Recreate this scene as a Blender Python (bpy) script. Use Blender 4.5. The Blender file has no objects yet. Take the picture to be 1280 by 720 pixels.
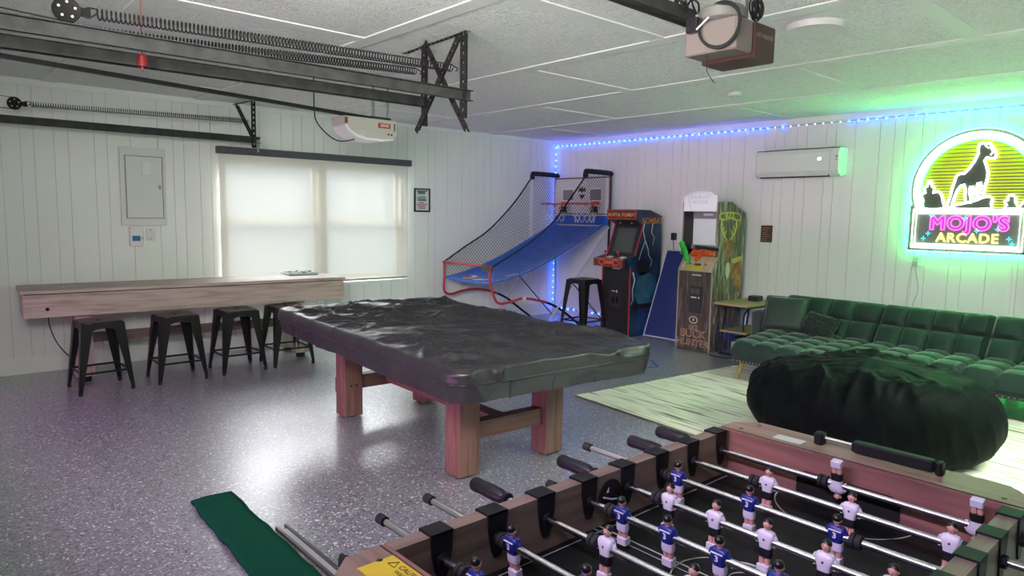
import bpy, bmesh, math, random
from mathutils import Vector, Matrix, noise as NZ
random.seed(7)
PI = math.pi
COL = bpy.context.scene.collection
SC = bpy.context.scene

# ------------------------------------------------------------------ camera
cam_d = bpy.data.cameras.new('camera'); cam = bpy.data.objects.new('camera', cam_d); COL.objects.link(cam)
cam_d.sensor_width = 36.0; cam_d.lens = 858.9 / 1280 * 36.0; cam_d.clip_start = 0.05
def cam_matrix(loc, yaw, pitch, roll):
    f = Vector((math.sin(yaw)*math.cos(pitch), math.cos(yaw)*math.cos(pitch), math.sin(pitch)))
    rt = Vector((math.cos(yaw), -math.sin(yaw), 0)); up = rt.cross(f)
    c, s = math.cos(roll), math.sin(roll)
    r2 = c*rt + s*up; u2 = -s*rt + c*up
    return Matrix(((r2.x, u2.x, -f.x, loc[0]), (r2.y, u2.y, -f.y, loc[1]), (r2.z, u2.z, -f.z, loc[2]), (0, 0, 0, 1)))
cam.matrix_world = cam_matrix((7.327, -7.344, 1.477), -0.844126, -0.106602, 0.017021)
SC.camera = cam

# ------------------------------------------------------------------ world, big lights, exposure
W = bpy.data.worlds.new('world'); SC.world = W; W.use_nodes = True
W.node_tree.nodes['Background'].inputs[0].default_value = (0.75, 0.87, 1.0, 1)
W.node_tree.nodes['Background'].inputs[1].default_value = 0.9
SC.view_settings.view_transform = 'Standard'; SC.view_settings.look = 'None'
SC.view_settings.exposure = 0.80; SC.view_settings.gamma = 1.0; SC.view_settings.use_curve_mapping = False

def area_light(name, loc, aim, sx, sy, power, col, spread=180):
    d = bpy.data.lights.new(name, 'AREA'); d.shape = 'RECTANGLE'; d.size = sx; d.size_y = sy
    d.energy = power; d.color = col; d.spread = math.radians(spread)
    o = bpy.data.objects.new(name, d); COL.objects.link(o); o.location = loc
    o.rotation_euler = (Vector(aim) - Vector(loc)).to_track_quat('-Z', 'Y').to_euler()
    return o
# sky outside, over the covered window
area_light('sky_daylight', (-1.55, -3.75, 3.55), (0.0, -3.75, 2.6), 5.0, 3.0, 2300, (0.92, 0.97, 1.0))
# added fill light behind the camera, aimed to brighten the far corner
area_light('front_wall_fill', (5.5, -7.66, 2.0), (0.3, -2.0, 2.15), 3.4, 0.6, 84, (1.0, 0.96, 0.94), 118)
# purple / pink LED strip beside the garage doors
area_light('pink_led_light', (3.4, -7.60, 0.50), (3.4, 0.0, 0.15), 5.2, 0.10, 14, (0.88, 0.33, 0.84), 85)
# purple LED strip above the garage door behind the photographer, over the foosball table
area_light('purple_led_light', (6.5, -7.68, 2.30), (6.6, -5.7, 0.80), 1.8, 0.10, 7, (0.80, 0.62, 1.0), 70)
# ceiling fixture with green-white tubes to the right of the frame
area_light('ceiling_tube_light', (7.15, -2.6, 2.50), (6.2, -2.6, 0.0), 0.5, 3.4, 118, (0.78, 1.0, 0.76), 122)

# ------------------------------------------------------------------ materials
MATS = {}
def _nodes(name):
    m = bpy.data.materials.new(name); m.use_nodes = True
    nt = m.node_tree; b = nt.nodes['Principled BSDF']
    return m, nt, b
def sock(b, *names):
    for n in names:
        if n in b.inputs: return b.inputs[n]
def M(name, col=None, rough=0.5, metal=0.0, emit=None, estr=0.0, bump=None, vary=None, sheen=0, coat=0, alpha=None, spec=None, stretch=None):
    """bump=(scale, strength[, distance]); vary=(scale, amount) multiplies colour by low noise; stretch=(x,y,z) mapping scale"""
    if name in MATS: return MATS[name]
    m, nt, b = _nodes(name); L = nt.links
    c4 = (*col, 1)
    b.inputs['Base Color'].default_value = c4
    b.inputs['Roughness'].default_value = rough; b.inputs['Metallic'].default_value = metal
    if spec is not None: sock(b, 'Specular IOR Level').default_value = spec
    if sheen: sock(b, 'Sheen Weight').default_value = sheen; sock(b, 'Sheen Roughness').default_value = 0.4
    if coat: sock(b, 'Coat Weight').default_value = coat; sock(b, 'Coat Roughness').default_value = 0.12
    if emit: sock(b, 'Emission Color').default_value = (*emit, 1); sock(b, 'Emission Strength').default_value = estr
    if alpha is not None: b.inputs['Alpha'].default_value = alpha
    if bump or vary:
        tc = nt.nodes.new('ShaderNodeTexCoord'); mp = nt.nodes.new('ShaderNodeMapping'); L.new(tc.outputs['Object'], mp.inputs['Vector'])
        if stretch: mp.inputs['Scale'].default_value = stretch
        if vary:
            n = nt.nodes.new('ShaderNodeTexNoise'); n.inputs['Scale'].default_value = vary[0]; n.inputs['Detail'].default_value = 5
            L.new(mp.outputs[0], n.inputs['Vector'])
            r = nt.nodes.new('ShaderNodeValToRGB'); lo = 1 - vary[1]
            r.color_ramp.elements[0].position = 0.3; r.color_ramp.elements[1].position = 0.7
            r.color_ramp.elements[0].color = (col[0]*lo, col[1]*lo, col[2]*lo, 1)
            hi = 1 + vary[1]; r.color_ramp.elements[1].color = (min(1, col[0]*hi), min(1, col[1]*hi), min(1, col[2]*hi), 1)
            L.new(n.outputs['Fac'], r.inputs[0]); L.new(r.outputs[0], b.inputs['Base Color'])
        if bump:
            n2 = nt.nodes.new('ShaderNodeTexNoise'); n2.inputs['Scale'].default_value = bump[0]; n2.inputs['Detail'].default_value = 6
            L.new(mp.outputs[0], n2.inputs['Vector'])
            bp = nt.nodes.new('ShaderNodeBump'); bp.inputs['Strength'].default_value = bump[1]
            bp.inputs['Distance'].default_value = bump[2] if len(bump) > 2 else 0.01
            L.new(n2.outputs['Fac'], bp.inputs['Height']); L.new(bp.outputs[0], b.inputs['Normal'])
    MATS[name] = m
    return m
def M_ramp(name, stops, scale=8, detail=8, stretch=(1, 1, 1), rough=0.5, bump=0.0, tex='noise', distortion=0.0, coat=0, spec=None):
    if name in MATS: return MATS[name]
    m, nt, b = _nodes(name); L = nt.links
    tc = nt.nodes.new('ShaderNodeTexCoord'); mp = nt.nodes.new('ShaderNodeMapping'); L.new(tc.outputs['Object'], mp.inputs['Vector'])
    mp.inputs['Scale'].default_value = stretch
    if tex == 'noise':
        n = nt.nodes.new('ShaderNodeTexNoise'); n.inputs['Detail'].default_value = detail; n.inputs['Distortion'].default_value = distortion; out = n.outputs['Fac']
    elif tex == 'voronoi':
        n = nt.nodes.new('ShaderNodeTexVoronoi'); out = n.outputs['Color']
    n.inputs['Scale'].default_value = scale
    L.new(mp.outputs[0], n.inputs['Vector'])
    r = nt.nodes.new('ShaderNodeValToRGB'); cr = r.color_ramp
    while len(cr.elements) < len(stops): cr.elements.new(0.5)
    for e, (p, c) in zip(cr.elements, stops): e.position = p; e.color = (*c, 1)
    L.new(out, r.inputs[0]); L.new(r.outputs[0], b.inputs['Base Color'])
    b.inputs['Roughness'].default_value = rough
    if spec is not None: sock(b, 'Specular IOR Level').default_value = spec
    if coat: sock(b, 'Coat Weight').default_value = coat
    if bump:
        bp = nt.nodes.new('ShaderNodeBump'); bp.inputs['Strength'].default_value = bump; bp.inputs['Distance'].default_value = 0.005
        L.new(out, bp.inputs['Height']); L.new(bp.outputs[0], b.inputs['Normal'])
    MATS[name] = m
    return m
def wood(name, light, dark, axis='x', rough=0.5):
    st = {'x': (0.7, 9, 9), 'y': (9, 0.7, 9), 'z': (9, 9, 0.7)}[axis]
    return M_ramp(name, [(0.3, dark), (0.52, light), (0.75, tuple(c*1.15 for c in light))], scale=3.2, detail=9, stretch=st, rough=rough, bump=0.12, distortion=0.6)
def glow(name, col, s):
    return M(name, tuple(0.6*c for c in col), 0.4, emit=col, estr=s)

def floor_material():
    m, nt, b = _nodes('flake_epoxy'); L = nt.links
    tc = nt.nodes.new('ShaderNodeTexCoord')
    v = nt.nodes.new('ShaderNodeTexVoronoi'); v.inputs['Scale'].default_value = 110; L.new(tc.outputs['Object'], v.inputs['Vector'])
    sp = nt.nodes.new('ShaderNodeSeparateColor'); L.new(v.outputs['Color'], sp.inputs[0])
    r = nt.nodes.new('ShaderNodeValToRGB'); cr = r.color_ramp; cr.interpolation = 'CONSTANT'
    while len(cr.elements) < 6: cr.elements.new(0.5)
    for e, (p, c) in zip(cr.elements, [(0, (0.185, 0.19, 0.225)), (0.42, (0.26, 0.265, 0.31)), (0.66, (0.125, 0.13, 0.16)), (0.78, (0.36, 0.365, 0.42)), (0.90, (0.04, 0.04, 0.055)), (0.955, (0.72, 0.73, 0.75))]):
        e.position = p; e.color = (*c, 1)
    L.new(sp.outputs[0], r.inputs[0]); L.new(r.outputs[0], b.inputs['Base Color'])
    n = nt.nodes.new('ShaderNodeTexNoise'); n.inputs['Scale'].default_value = 45; n.inputs['Detail'].default_value = 4; L.new(tc.outputs['Object'], n.inputs['Vector'])
    mr = nt.nodes.new('ShaderNodeMapRange'); mr.inputs[1].default_value = 0.3; mr.inputs[2].default_value = 0.7; mr.inputs[3].default_value = 0.26; mr.inputs[4].default_value = 0.40
    L.new(n.outputs['Fac'], mr.inputs[0]); L.new(mr.outputs[0], b.inputs['Roughness'])
    sock(b, 'Specular IOR Level').default_value = 1.0; sock(b, 'Coat Weight').default_value = 0.8; sock(b, 'Coat Roughness').default_value = 0.30
    bp = nt.nodes.new('ShaderNodeBump'); bp.inputs['Strength'].default_value = 0.12; bp.inputs['Distance'].default_value = 0.004
    L.new(n.outputs['Fac'], bp.inputs['Height']); L.new(bp.outputs[0], b.inputs['Normal'])
    return m
def stipple_material():
    m, nt, b = _nodes('stippled_ceiling'); L = nt.links
    b.inputs['Base Color'].default_value = (0.80, 0.79, 0.78, 1); b.inputs['Roughness'].default_value = 0.9
    tc = nt.nodes.new('ShaderNodeTexCoord')
    n = nt.nodes.new('ShaderNodeTexNoise'); n.inputs['Scale'].default_value = 24; n.inputs['Detail'].default_value = 7; n.inputs['Distortion'].default_value = 2.2
    L.new(tc.outputs['Object'], n.inputs['Vector'])
    r = nt.nodes.new('ShaderNodeValToRGB'); r.color_ramp.elements[0].position = 0.36; r.color_ramp.elements[1].position = 0.60
    L.new(n.outputs['Fac'], r.inputs[0])
    r2 = nt.nodes.new('ShaderNodeValToRGB'); r2.color_ramp.elements[0].position = 0.34; r2.color_ramp.elements[1].position = 0.52; r2.color_ramp.elements[0].color = (0.70, 0.69, 0.68, 1); r2.color_ramp.elements[1].color = (0.86, 0.85, 0.84, 1)
    L.new(n.outputs['Fac'], r2.inputs[0]); L.new(r2.outputs[0], b.inputs['Base Color'])
    bp = nt.nodes.new('ShaderNodeBump'); bp.inputs['Strength'].default_value = 0.6; bp.inputs['Distance'].default_value = 0.012
    L.new(r.outputs[0], bp.inputs['Height']); L.new(bp.outputs[0], b.inputs['Normal'])
    return m
def blind_material():
    """woven roller-blind cloth: scatters most of the light and lets a part straight through"""
    m = bpy.data.materials.new('blind_fabric'); m.use_nodes = True; nt = m.node_tree; nt.nodes.clear(); L = nt.links
    o = nt.nodes.new('ShaderNodeOutputMaterial'); mx = nt.nodes.new('ShaderNodeMixShader'); mx.inputs[0].default_value = 0.014
    d = nt.nodes.new('ShaderNodeBsdfDiffuse'); t = nt.nodes.new('ShaderNodeBsdfTranslucent'); tr = nt.nodes.new('ShaderNodeBsdfTransparent')
    d.inputs[0].default_value = (0.80, 0.78, 0.72, 1); t.inputs[0].default_value = (0.90, 0.88, 0.80, 1)
    m2 = nt.nodes.new('ShaderNodeMixShader'); m2.inputs[0].default_value = 0.15
    L.new(d.outputs[0], mx.inputs[1]); L.new(t.outputs[0], mx.inputs[2]); L.new(mx.outputs[0], m2.inputs[1]); L.new(tr.outputs[0], m2.inputs[2]); L.new(m2.outputs[0], o.inputs[0])
    return m
def glass_material():
    m = bpy.data.materials.new('window_glass'); m.use_nodes = True; nt = m.node_tree; nt.nodes.clear(); L = nt.links
    o = nt.nodes.new('ShaderNodeOutputMaterial'); mx = nt.nodes.new('ShaderNodeMixShader'); mx.inputs[0].default_value = 0.06
    t = nt.nodes.new('ShaderNodeBsdfTransparent'); g = nt.nodes.new('ShaderNodeBsdfGlossy'); g.inputs['Roughness'].default_value = 0.02
    L.new(t.outputs[0], mx.inputs[1]); L.new(g.outputs[0], mx.inputs[2]); L.new(mx.outputs[0], o.inputs[0])
    return m

wall_paint = M('wall_paint', (0.80, 0.795, 0.775), 0.62, vary=(1.3, 0.03), bump=(60, 0.05))
trim_paint = M('trim_paint', (0.82, 0.815, 0.80), 0.45)
dark_groove = M('groove_paint', (0.66, 0.65, 0.63), 0.8)
batten_paint = M('batten_paint', (0.78, 0.77, 0.76), 0.7, bump=(40, 0.08))
floor_mat = floor_material(); stipple = stipple_material(); blind_mat = blind_material(); glass_mat = glass_material()
black_metal = M('black_metal', (0.006, 0.006, 0.007), 0.36, spec=0.32, bump=(200, 0.03))
black_plastic = M('black_plastic', (0.012, 0.012, 0.013), 0.42)
black_rubber = M('black_rubber', (0.01, 0.01, 0.011), 0.75)
chrome = M('chrome', (0.55, 0.55, 0.57), 0.22, metal=1.0)
galv = M('galvanised_steel', (0.040, 0.042, 0.039), 0.6, spec=0.3, vary=(14, 0.35))
punched = M('punched_angle_steel', (0.020, 0.018, 0.017), 0.6, spec=0.3, vary=(30, 0.4))
spring_steel = M('spring_steel', (0.014, 0.012, 0.012), 0.55, spec=0.3)
white_plastic = M('white_plastic', (0.72, 0.72, 0.70), 0.4)

# ------------------------------------------------------------------ mesh builder
class MB:
    def __init__(s): s.v = []; s.f = []; s.m = []
    def add(s, vs, fs, mi=0):
        o = len(s.v); s.v += [tuple(p) for p in vs]
        for f in fs: s.f.append(tuple(i+o for i in f)); s.m.append(mi)
        return s
    def box(s, a, b, mi=0, mat=None):
        x0, y0, z0 = a; x1, y1, z1 = b
        vs = [(x0,y0,z0),(x1,y0,z0),(x1,y1,z0),(x0,y1,z0),(x0,y0,z1),(x1,y0,z1),(x1,y1,z1),(x0,y1,z1)]
        if mat: vs = [mat @ Vector(p) for p in vs]
        return s.add(vs, [(0,3,2,1),(4,5,6,7),(0,1,5,4),(1,2,6,5),(2,3,7,6),(3,0,4,7)], mi)
    def bbox(s, a, b, r=0.01, mi=0, mat=None):
        """box with chamfered vertical and horizontal edges (rounded look), 3-level"""
        x0, y0, z0 = a; x1, y1, z1 = b
        def ring(i, z): 
            return [(x0+i+r,y0+i,z),(x1-i-r,y0+i,z),(x1-i,y0+i+r,z),(x1-i,y1-i-r,z),(x1-i-r,y1-i,z),(x0+i+r,y1-i,z),(x0+i,y1-i-r,z),(x0+i,y0+i+r,z)]
        rings = [ring(r*0.7, z0), ring(0, z0+r*0.7), ring(0, z1-r*0.7), ring(r*0.7, z1)]
        vs = sum(rings, [])
        if mat: vs = [mat @ Vector(p) for p in vs]
        fs = [tuple(range(7, -1, -1)), tuple(range(24, 32))]
        for k in range(3):
            for i in range(8):
                j = (i+1) % 8; fs.append((k*8+i, k*8+j, (k+1)*8+j, (k+1)*8+i))
        return s.add(vs, fs, mi)
    def beam(s, p0, p1, w, h, mi=0, up=(0,0,1)):
        p0 = Vector(p0); p1 = Vector(p1); d = (p1-p0).normalized(); u = Vector(up)
        r = d.cross(u)
        if r.length < 1e-4: r = d.cross(Vector((1,0,0)))
        r.normalize(); u = r.cross(d)
        vs = []
        for p in (p0, p1):
            for a, b in ((-1,-1),(1,-1),(1,1),(-1,1)): vs.append(p + r*(a*w/2) + u*(b*h/2))
        return s.add(vs, [(0,1,2,3),(7,6,5,4),(0,4,5,1),(1,5,6,2),(2,6,7,3),(3,7,4,0)], mi)
    def taper(s, p0, p1, s0, s1, mi=0, xd=(1,0,0)):
        """4-sided tapered post, s0/s1=(w,d) half sizes"""
        p0 = Vector(p0); p1 = Vector(p1); d = (p1-p0).normalized(); x = Vector(xd); x = (x - d*x.dot(d)).normalized(); y = d.cross(x)
        vs = []
        for p, q in ((p0, s0), (p1, s1)):
            for a, b in ((-1,-1),(1,-1),(1,1),(-1,1)): vs.append(p + x*(a*q[0]) + y*(b*q[1]))
        return s.add(vs, [(3,2,1,0),(4,5,6,7),(0,1,5,4),(1,2,6,5),(2,3,7,6),(3,0,4,7)], mi)
    def tube(s, pts, r, n=8, mi=0, closed=False, caps=True):
        pts = [Vector(p) for p in pts]; N = len(pts)
        rs = r if isinstance(r, (list, tuple)) else [r]*N
        T = []
        for i in range(N):
            a = pts[i-1] if (i > 0 or closed) else pts[i]; b = pts[(i+1) % N] if (i < N-1 or closed) else pts[i]
            t = (b-a); T.append(t.normalized() if t.length > 1e-9 else Vector((0,0,1)))
        u = Vector((0,0,1)) if abs(T[0].z) < 0.9 else Vector((1,0,0))
        u = (u - T[0]*u.dot(T[0])).normalized(); vs = []
        for i in range(N):
            u = u - T[i]*u.dot(T[i])
            if u.length < 1e-6: u = T[i].orthogonal()
            u.normalize(); w = T[i].cross(u)
            for k in range(n):
                a = 2*PI*k/n; vs.append(pts[i] + (u*math.cos(a) + w*math.sin(a))*rs[i])
        fs = []
        for i in range(N if closed else N-1):
            j = (i+1) % N
            for k in range(n):
                l = (k+1) % n; fs.append((i*n+k, i*n+l, j*n+l, j*n+k))
        if caps and not closed: fs.append(tuple(range(n-1, -1, -1))); fs.append(tuple((N-1)*n+k for k in range(n)))
        return s.add(vs, fs, mi)
    def cyl(s, p0, p1, r0, r1=None, n=16, mi=0):
        return s.tube([p0, p1], [r0, r0 if r1 is None else r1], n, mi)
    def lathe(s, prof, n=20, mi=0, mat=None, sx=1, sy=1):
        """prof: list (r,z) bottom to top around z"""
        vs = []
        for r, z in prof:
            for k in range(n):
                a = 2*PI*k/n; p = Vector((r*math.cos(a)*sx, r*math.sin(a)*sy, z)); vs.append(mat @ p if mat else p)
        fs = []
        for i in range(len(prof)-1):
            for k in range(n):
                l = (k+1) % n; fs.append((i*n+k, i*n+l, (i+1)*n+l, (i+1)*n+k))
        fs.append(tuple(range(n-1, -1, -1))); fs.append(tuple((len(prof)-1)*n+k for k in range(n)))
        return s.add(vs, fs, mi)
    def ball(s, c, rx, ry=None, rz=None, n=12, m=8, mi=0, mat=None):
        ry = ry or rx; rz = rz or rx; c = Vector(c); vs = []; fs = []
        for i in range(m+1):
            t = PI*i/m
            for k in range(n):
                a = 2*PI*k/n; p = Vector((c.x+rx*math.sin(t)*math.cos(a), c.y+ry*math.sin(t)*math.sin(a), c.z-rz*math.cos(t))); vs.append(mat @ p if mat else p)
        for i in range(m):
            for k in range(n):
                l = (k+1) % n; fs.append((i*n+k, i*n+l, (i+1)*n+l, (i+1)*n+k))
        return s.add(vs, fs, mi)
    def prism(s, poly, fn, mi=0, mi_edge=None):
        """poly: list of 2D points; fn(u,v,side)->xyz with side 0/1"""
        n = len(poly); vs = [fn(u, v, 0) for u, v in poly] + [fn(u, v, 1) for u, v in poly]
        s.add(vs, [tuple(range(n-1, -1, -1)), tuple(range(n, 2*n))], mi)
        o = len(s.v) - 2*n
        for i in range(n):
            j = (i+1) % n; s.f.append((o+i, o+j, o+n+j, o+n+i)); s.m.append(mi if mi_edge is None else mi_edge)
        return s
    def grid(s, fn, nu, nv, mi=0, closed_u=False):
        vs = []; fs = []; NU = nu if closed_u else nu+1
        for j in range(nv+1):
            for i in range(NU): vs.append(fn(i/nu, j/nv))
        for j in range(nv):
            for i in range(nu):
                k = (i+1) % NU; fs.append((j*NU+i, j*NU+k, (j+1)*NU+k, (j+1)*NU+i))
        return s.add(vs, fs, mi)
    def mesh(s, name, mats, smooth=False, off=None):
        me = bpy.data.meshes.new(name)
        vs = s.v if off is None else [(p[0]-off[0], p[1]-off[1], p[2]-off[2]) for p in s.v]
        me.from_pydata(vs, [], s.f); me.update()
        for m in (mats if isinstance(mats, (list, tuple)) else [mats]): me.materials.append(m)
        if len(me.materials) > 1: me.polygons.foreach_set('material_index', s.m)
        bm = bmesh.new(); bm.from_mesh(me); bmesh.ops.recalc_face_normals(bm, faces=bm.faces); bm.to_mesh(me); bm.free()
        if smooth:
            me.polygons.foreach_set('use_smooth', [True]*len(me.polygons))
            if smooth != 'all': me.set_sharp_from_angle(angle=0.7)
        return me
    def build(s, name, mats, parent=None, smooth=False, world=False, kind=None, label=None):
        off = None
        if parent is not None and world:
            off = parent.location if parent.parent is None else (parent.location + parent.parent.location)
        me = s.mesh(name, mats, smooth, off)
        o = bpy.data.objects.new(name, me); COL.objects.link(o)
        if parent is not None: o.parent = parent
        if kind: o['kind'] = kind
        if label: o['label'] = label
        return o
def tag(o, label, cat, group=None, kind=None):
    o['label'] = label; o['category'] = cat
    if group: o['group'] = group
    if kind: o['kind'] = kind
    return o
def thing(name, label, cat, loc=(0,0,0), rz=0, group=None):
    o = bpy.data.objects.new(name, None); COL.objects.link(o); o.location = loc; o.rotation_euler = (0,0,rz)
    o.empty_display_size = 0.1
    return tag(o, label, cat, group)
def copy_tree(o, parent=None):
    c = o.copy(); COL.objects.link(c); c.parent = parent
    for ch in o.children: copy_tree(ch, c)
    return c
def struct(o, kind='structure'): o['kind'] = kind; return o
def text_mb(body, size, extrude=0.0, bevel=0.0, fill=True, spacing=1.0, bold=0.0, align='CENTER', res=4):
    """flat text in the xy plane as raw verts/faces"""
    cu = bpy.data.curves.new('text', 'FONT'); cu.body = body; cu.size = size; cu.align_x = align; cu.align_y = 'CENTER'
    cu.extrude = extrude; cu.bevel_depth = bevel; cu.bevel_resolution = 1; cu.space_character = spacing; cu.offset = bold; cu.resolution_u = res
    cu.fill_mode = 'BOTH' if fill else 'NONE'
    o = bpy.data.objects.new('text', cu); COL.objects.link(o)
    dg = bpy.context.evaluated_depsgraph_get(); me = bpy.data.meshes.new_from_object(o.evaluated_get(dg))
    vs = [tuple(v.co) for v in me.vertices]; fs = [tuple(p.vertices) for p in me.polygons]
    bpy.data.objects.remove(o); bpy.data.curves.remove(cu); bpy.data.meshes.remove(me)
    return vs, fs
def put_text(mb, body, size, mat, mi=0, **k):
    vs, fs = text_mb(body, size, **k); mb.add([mat @ Vector(v) for v in vs], fs, mi); return mb
def frame_mat(o, xdir, ydir):
    x = Vector(xdir).normalized(); y = Vector(ydir); y = (y - x*y.dot(x)).normalized(); z = x.cross(y)
    return Matrix(((x.x, y.x, z.x, o[0]), (x.y, y.y, z.y, o[1]), (x.z, y.z, z.z, o[2]), (0,0,0,1)))
def smooth_path(pts, n=6, closed=False):
    """Catmull-Rom"""
    P = [Vector(p) for p in pts]; out = []; N = len(P)
    for i in range(N if closed else N-1):
        a = P[i-1] if (i > 0 or closed) else P[i]; b = P[i]; c = P[(i+1) % N]; d = P[(i+2) % N] if (i+2 < N or closed) else c
        for k in range(n):
            t = k/n; out.append(0.5*((2*b) + (c-a)*t + (2*a-5*b+4*c-d)*t*t + (3*b-a-3*c+d)*t**3))
    if not closed: out.append(P[-1])
    return out
def ns(x, y, z=0.0): return NZ.noise(Vector((x, y, z)))

# ================================================================== THE ROOM
H = 2.55; XR = 8.2; YF = -7.75
fl = MB(); fl.grid(lambda u, v: (-0.2 + u*(XR+0.4), YF-0.2 + v*(0.4-YF), 0), 4, 4)
o = struct(fl.build('floor', floor_mat)); o['label'] = 'glossy grey flake epoxy garage floor'
# ceiling
c = MB(); c.box((-0.2, YF-0.2, 2.58), (XR+0.2, 0.2, 2.68)); ceil = struct(c.build('ceiling', batten_paint)); ceil['label'] = 'white ceiling of stippled sheets and flat battens'
rows = [(YF, -6.36, [2.10, 4.70, 7.30]), (-6.36, -5.10, [0.77, 3.37, 5.97]), (-5.10, -3.80, [2.10, 4.70, 7.30]), (-3.80, -2.55, [0.85, 3.45, 6.05]), (-2.55, -1.29, [2.22, 4.87, 7.50]), (-1.29, 0.0, [1.03, 3.63, 6.23])]
BW = 0.11
for (ya, yb, xs) in rows:
    ya2 = ya + (BW if ya > YF else 0); edges = [0.0] + xs + [XR]
    for i in range(len(edges)-1):
        a = edges[i]; b = edges[i+1] - (BW if i < len(xs) else 0)
        p = MB(); p.box((a, ya2, 2.566), (b, yb, 2.582)); p.build('ceiling_panel', stipple, ceil)
    for x in xs:
        p = MB(); p.box((x-BW, ya2, 2.559), (x, yb, 2.580)); p.build('ceiling_batten', batten_paint, ceil)
    if ya > YF:
        p = MB(); p.box((0, ya, 2.558), (XR, ya+BW, 2.581)); p.build('ceiling_batten', batten_paint, ceil)
# walls with planks
PITCH = [0.135, 0.098, 0.149, 0.109, 0.202, 0.104, 0.195, 0.238]
WY0, WY1, WZ0, WZ1 = -4.86, -2.64, 0.66, 2.04        # window opening
wl = MB()
wl.box((-0.16, YF-0.2, -0.02), (-0.010, WY0, 2.6)); wl.box((-0.16, WY1, -0.02), (-0.010, 0.2, 2.6))
wl.box((-0.16, WY0, -0.02), (-0.010, WY1, WZ0)); wl.box((-0.16, WY0, WZ1), (-0.010, WY1, 2.6))
wall_left = struct(wl.build('wall_left', dark_groove)); wall_left['label'] = 'white grooved plank wall holding the covered window'
G = 0.0018
def planks(y0, y1, phase, place):
    y = y0; k = phase
    while y < y1 - 1e-3:
        w = PITCH[k % 8]; e = min(y+w, y1); place(y+G, e-G); y = e; k += 1
def plank_left(a, b):
    spans = [(0.0, 2.56)]
    if b > WY0 and a < WY1:
        if a < WY0: a0 = a; m = MB(); m.box((-0.012, a, 0), (0, WY0, 2.56)); m.build('plank', wall_paint, wall_left); a = WY0
        if b > WY1: m = MB(); m.box((-0.012, WY1, 0), (0, b, 2.56)); m.build('plank', wall_paint, wall_left); b = WY1
        spans = [(0.0, WZ0), (WZ1, 2.56)]
    for z0, z1 in spans:
        m = MB(); m.box((-0.012, a, z0), (0, b, z1)); m.build('plank', wall_paint, wall_left)
planks(-6.669 - 1.23, 0.0, 0, plank_left)
wb = MB(); wb.box((-0.16, 0.010, -0.02), (XR+0.2, 0.16, 2.6)); wall_back = struct(wb.build('wall_back', dark_groove)); wall_back['label'] = 'white grooved plank wall behind the sofa and arcade cabinets'
def plank_back(a, b):
    m = MB(); m.box((a, 0, 0), (b, 0.012, 2.56)); m.build('plank', wall_paint, wall_back)
planks(0.0, XR, 3, plank_back)
wr = MB(); wr.box((XR, YF-0.2, -0.02), (XR+0.15, 0.2, 2.6)); struct(wr.build('wall_right', wall_paint))
wf = MB(); wf.box((-0.16, YF-0.2, -0.02), (XR+0.2, YF, 2.6)); struct(wf.build('wall_front', wall_paint))
# baseboards and cornice strips
b = MB(); b.box((0, YF, 0), (0.016, 0, 0.125)); b.box((0, YF, 0.125), (0.011, 0, 0.145)); struct(b.build('baseboard_left', trim_paint))
b = MB(); b.box((0.016, -0.016, 0), (XR, 0, 0.125)); b.box((0.016, -0.011, 0.125), (XR, 0, 0.145)); struct(b.build('baseboard_back', trim_paint))
b = MB(); b.box((0, YF, 2.515), (0.014, 0, 2.566)); struct(b.build('trim_1', trim_paint))
b = MB(); b.box((0.014, -0.014, 2.515), (XR, 0, 2.566)); struct(b.build('trim_2', trim_paint))
b = MB(); b.box((5.70, -0.014, 0.145), (5.735, 0, 2.515)); struct(b.build('trim_3', trim_paint))
# corner bead
b = MB(); b.box((0.0, -0.03, 0.145), (0.03, 0.0, 2.515)); struct(b.build('trim_4', trim_paint))

# window behind the blind
wn = thing('window_1', 'white double window glowing behind the closed roller blind', 'window', (-0.06, (WY0+WY1)/2, WZ0)); wn['kind'] = 'structure'; del wn['category']
m = MB(); fw = 0.05
m.box((-0.15, WY0, WZ0), (-0.012, WY0+fw, WZ1)); m.box((-0.15, WY1-fw, WZ0), (-0.012, WY1, WZ1)); m.box((-0.15, WY0, WZ0), (-0.012, WY1, WZ0+fw)); m.box((-0.15, WY0, WZ1-fw), (-0.012, WY1, WZ1))
ym = (WY0+WY1)/2 + 0.02; m.box((-0.15, ym-0.05, WZ0+fw), (-0.012, ym+0.05, WZ1-fw))
m.build('window_frame', M('vinyl_cream', (0.20, 0.18, 0.13), 0.6), wn, world=True)
zm = 1.37
for a, b_ in ((WY0+fw, ym-0.05), (ym+0.05, WY1-fw)):
    for z0, z1, x in ((WZ0+fw, zm+0.02, -0.075), (zm-0.02, WZ1-fw, -0.11)):
        s = MB(); t = 0.035
        s.box((x-0.015, a, z0), (x+0.015, a+t, z1)); s.box((x-0.015, b_-t, z0), (x+0.015, b_, z1)); s.box((x-0.015, a+t, z0), (x+0.015, b_-t, z0+t)); s.box((x-0.015, a+t, z1-t), (x+0.015, b_-t, z1))
        so = s.build('sash', M('vinyl_cream', (0.20, 0.18, 0.13), 0.6), wn, world=True)
        g = MB(); g.box((x-0.003, a+t, z0+t), (x+0.003, b_-t, z1-t)); g.build('pane', glass_mat, so, world=False)
        so.children[0].location = tuple(-v for v in wn.location)
m = MB(); m.box((-0.012, WY0-0.06, WZ0-0.03), (0.024, WY1+0.04, WZ0-0.002)); m.build('window_sill', trim_paint, wn, world=True)
rb = thing('roller_blind', 'cream roller blind glowing with daylight under a dark grey valance', 'blind', (0.03, -3.75, 0.67))
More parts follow.
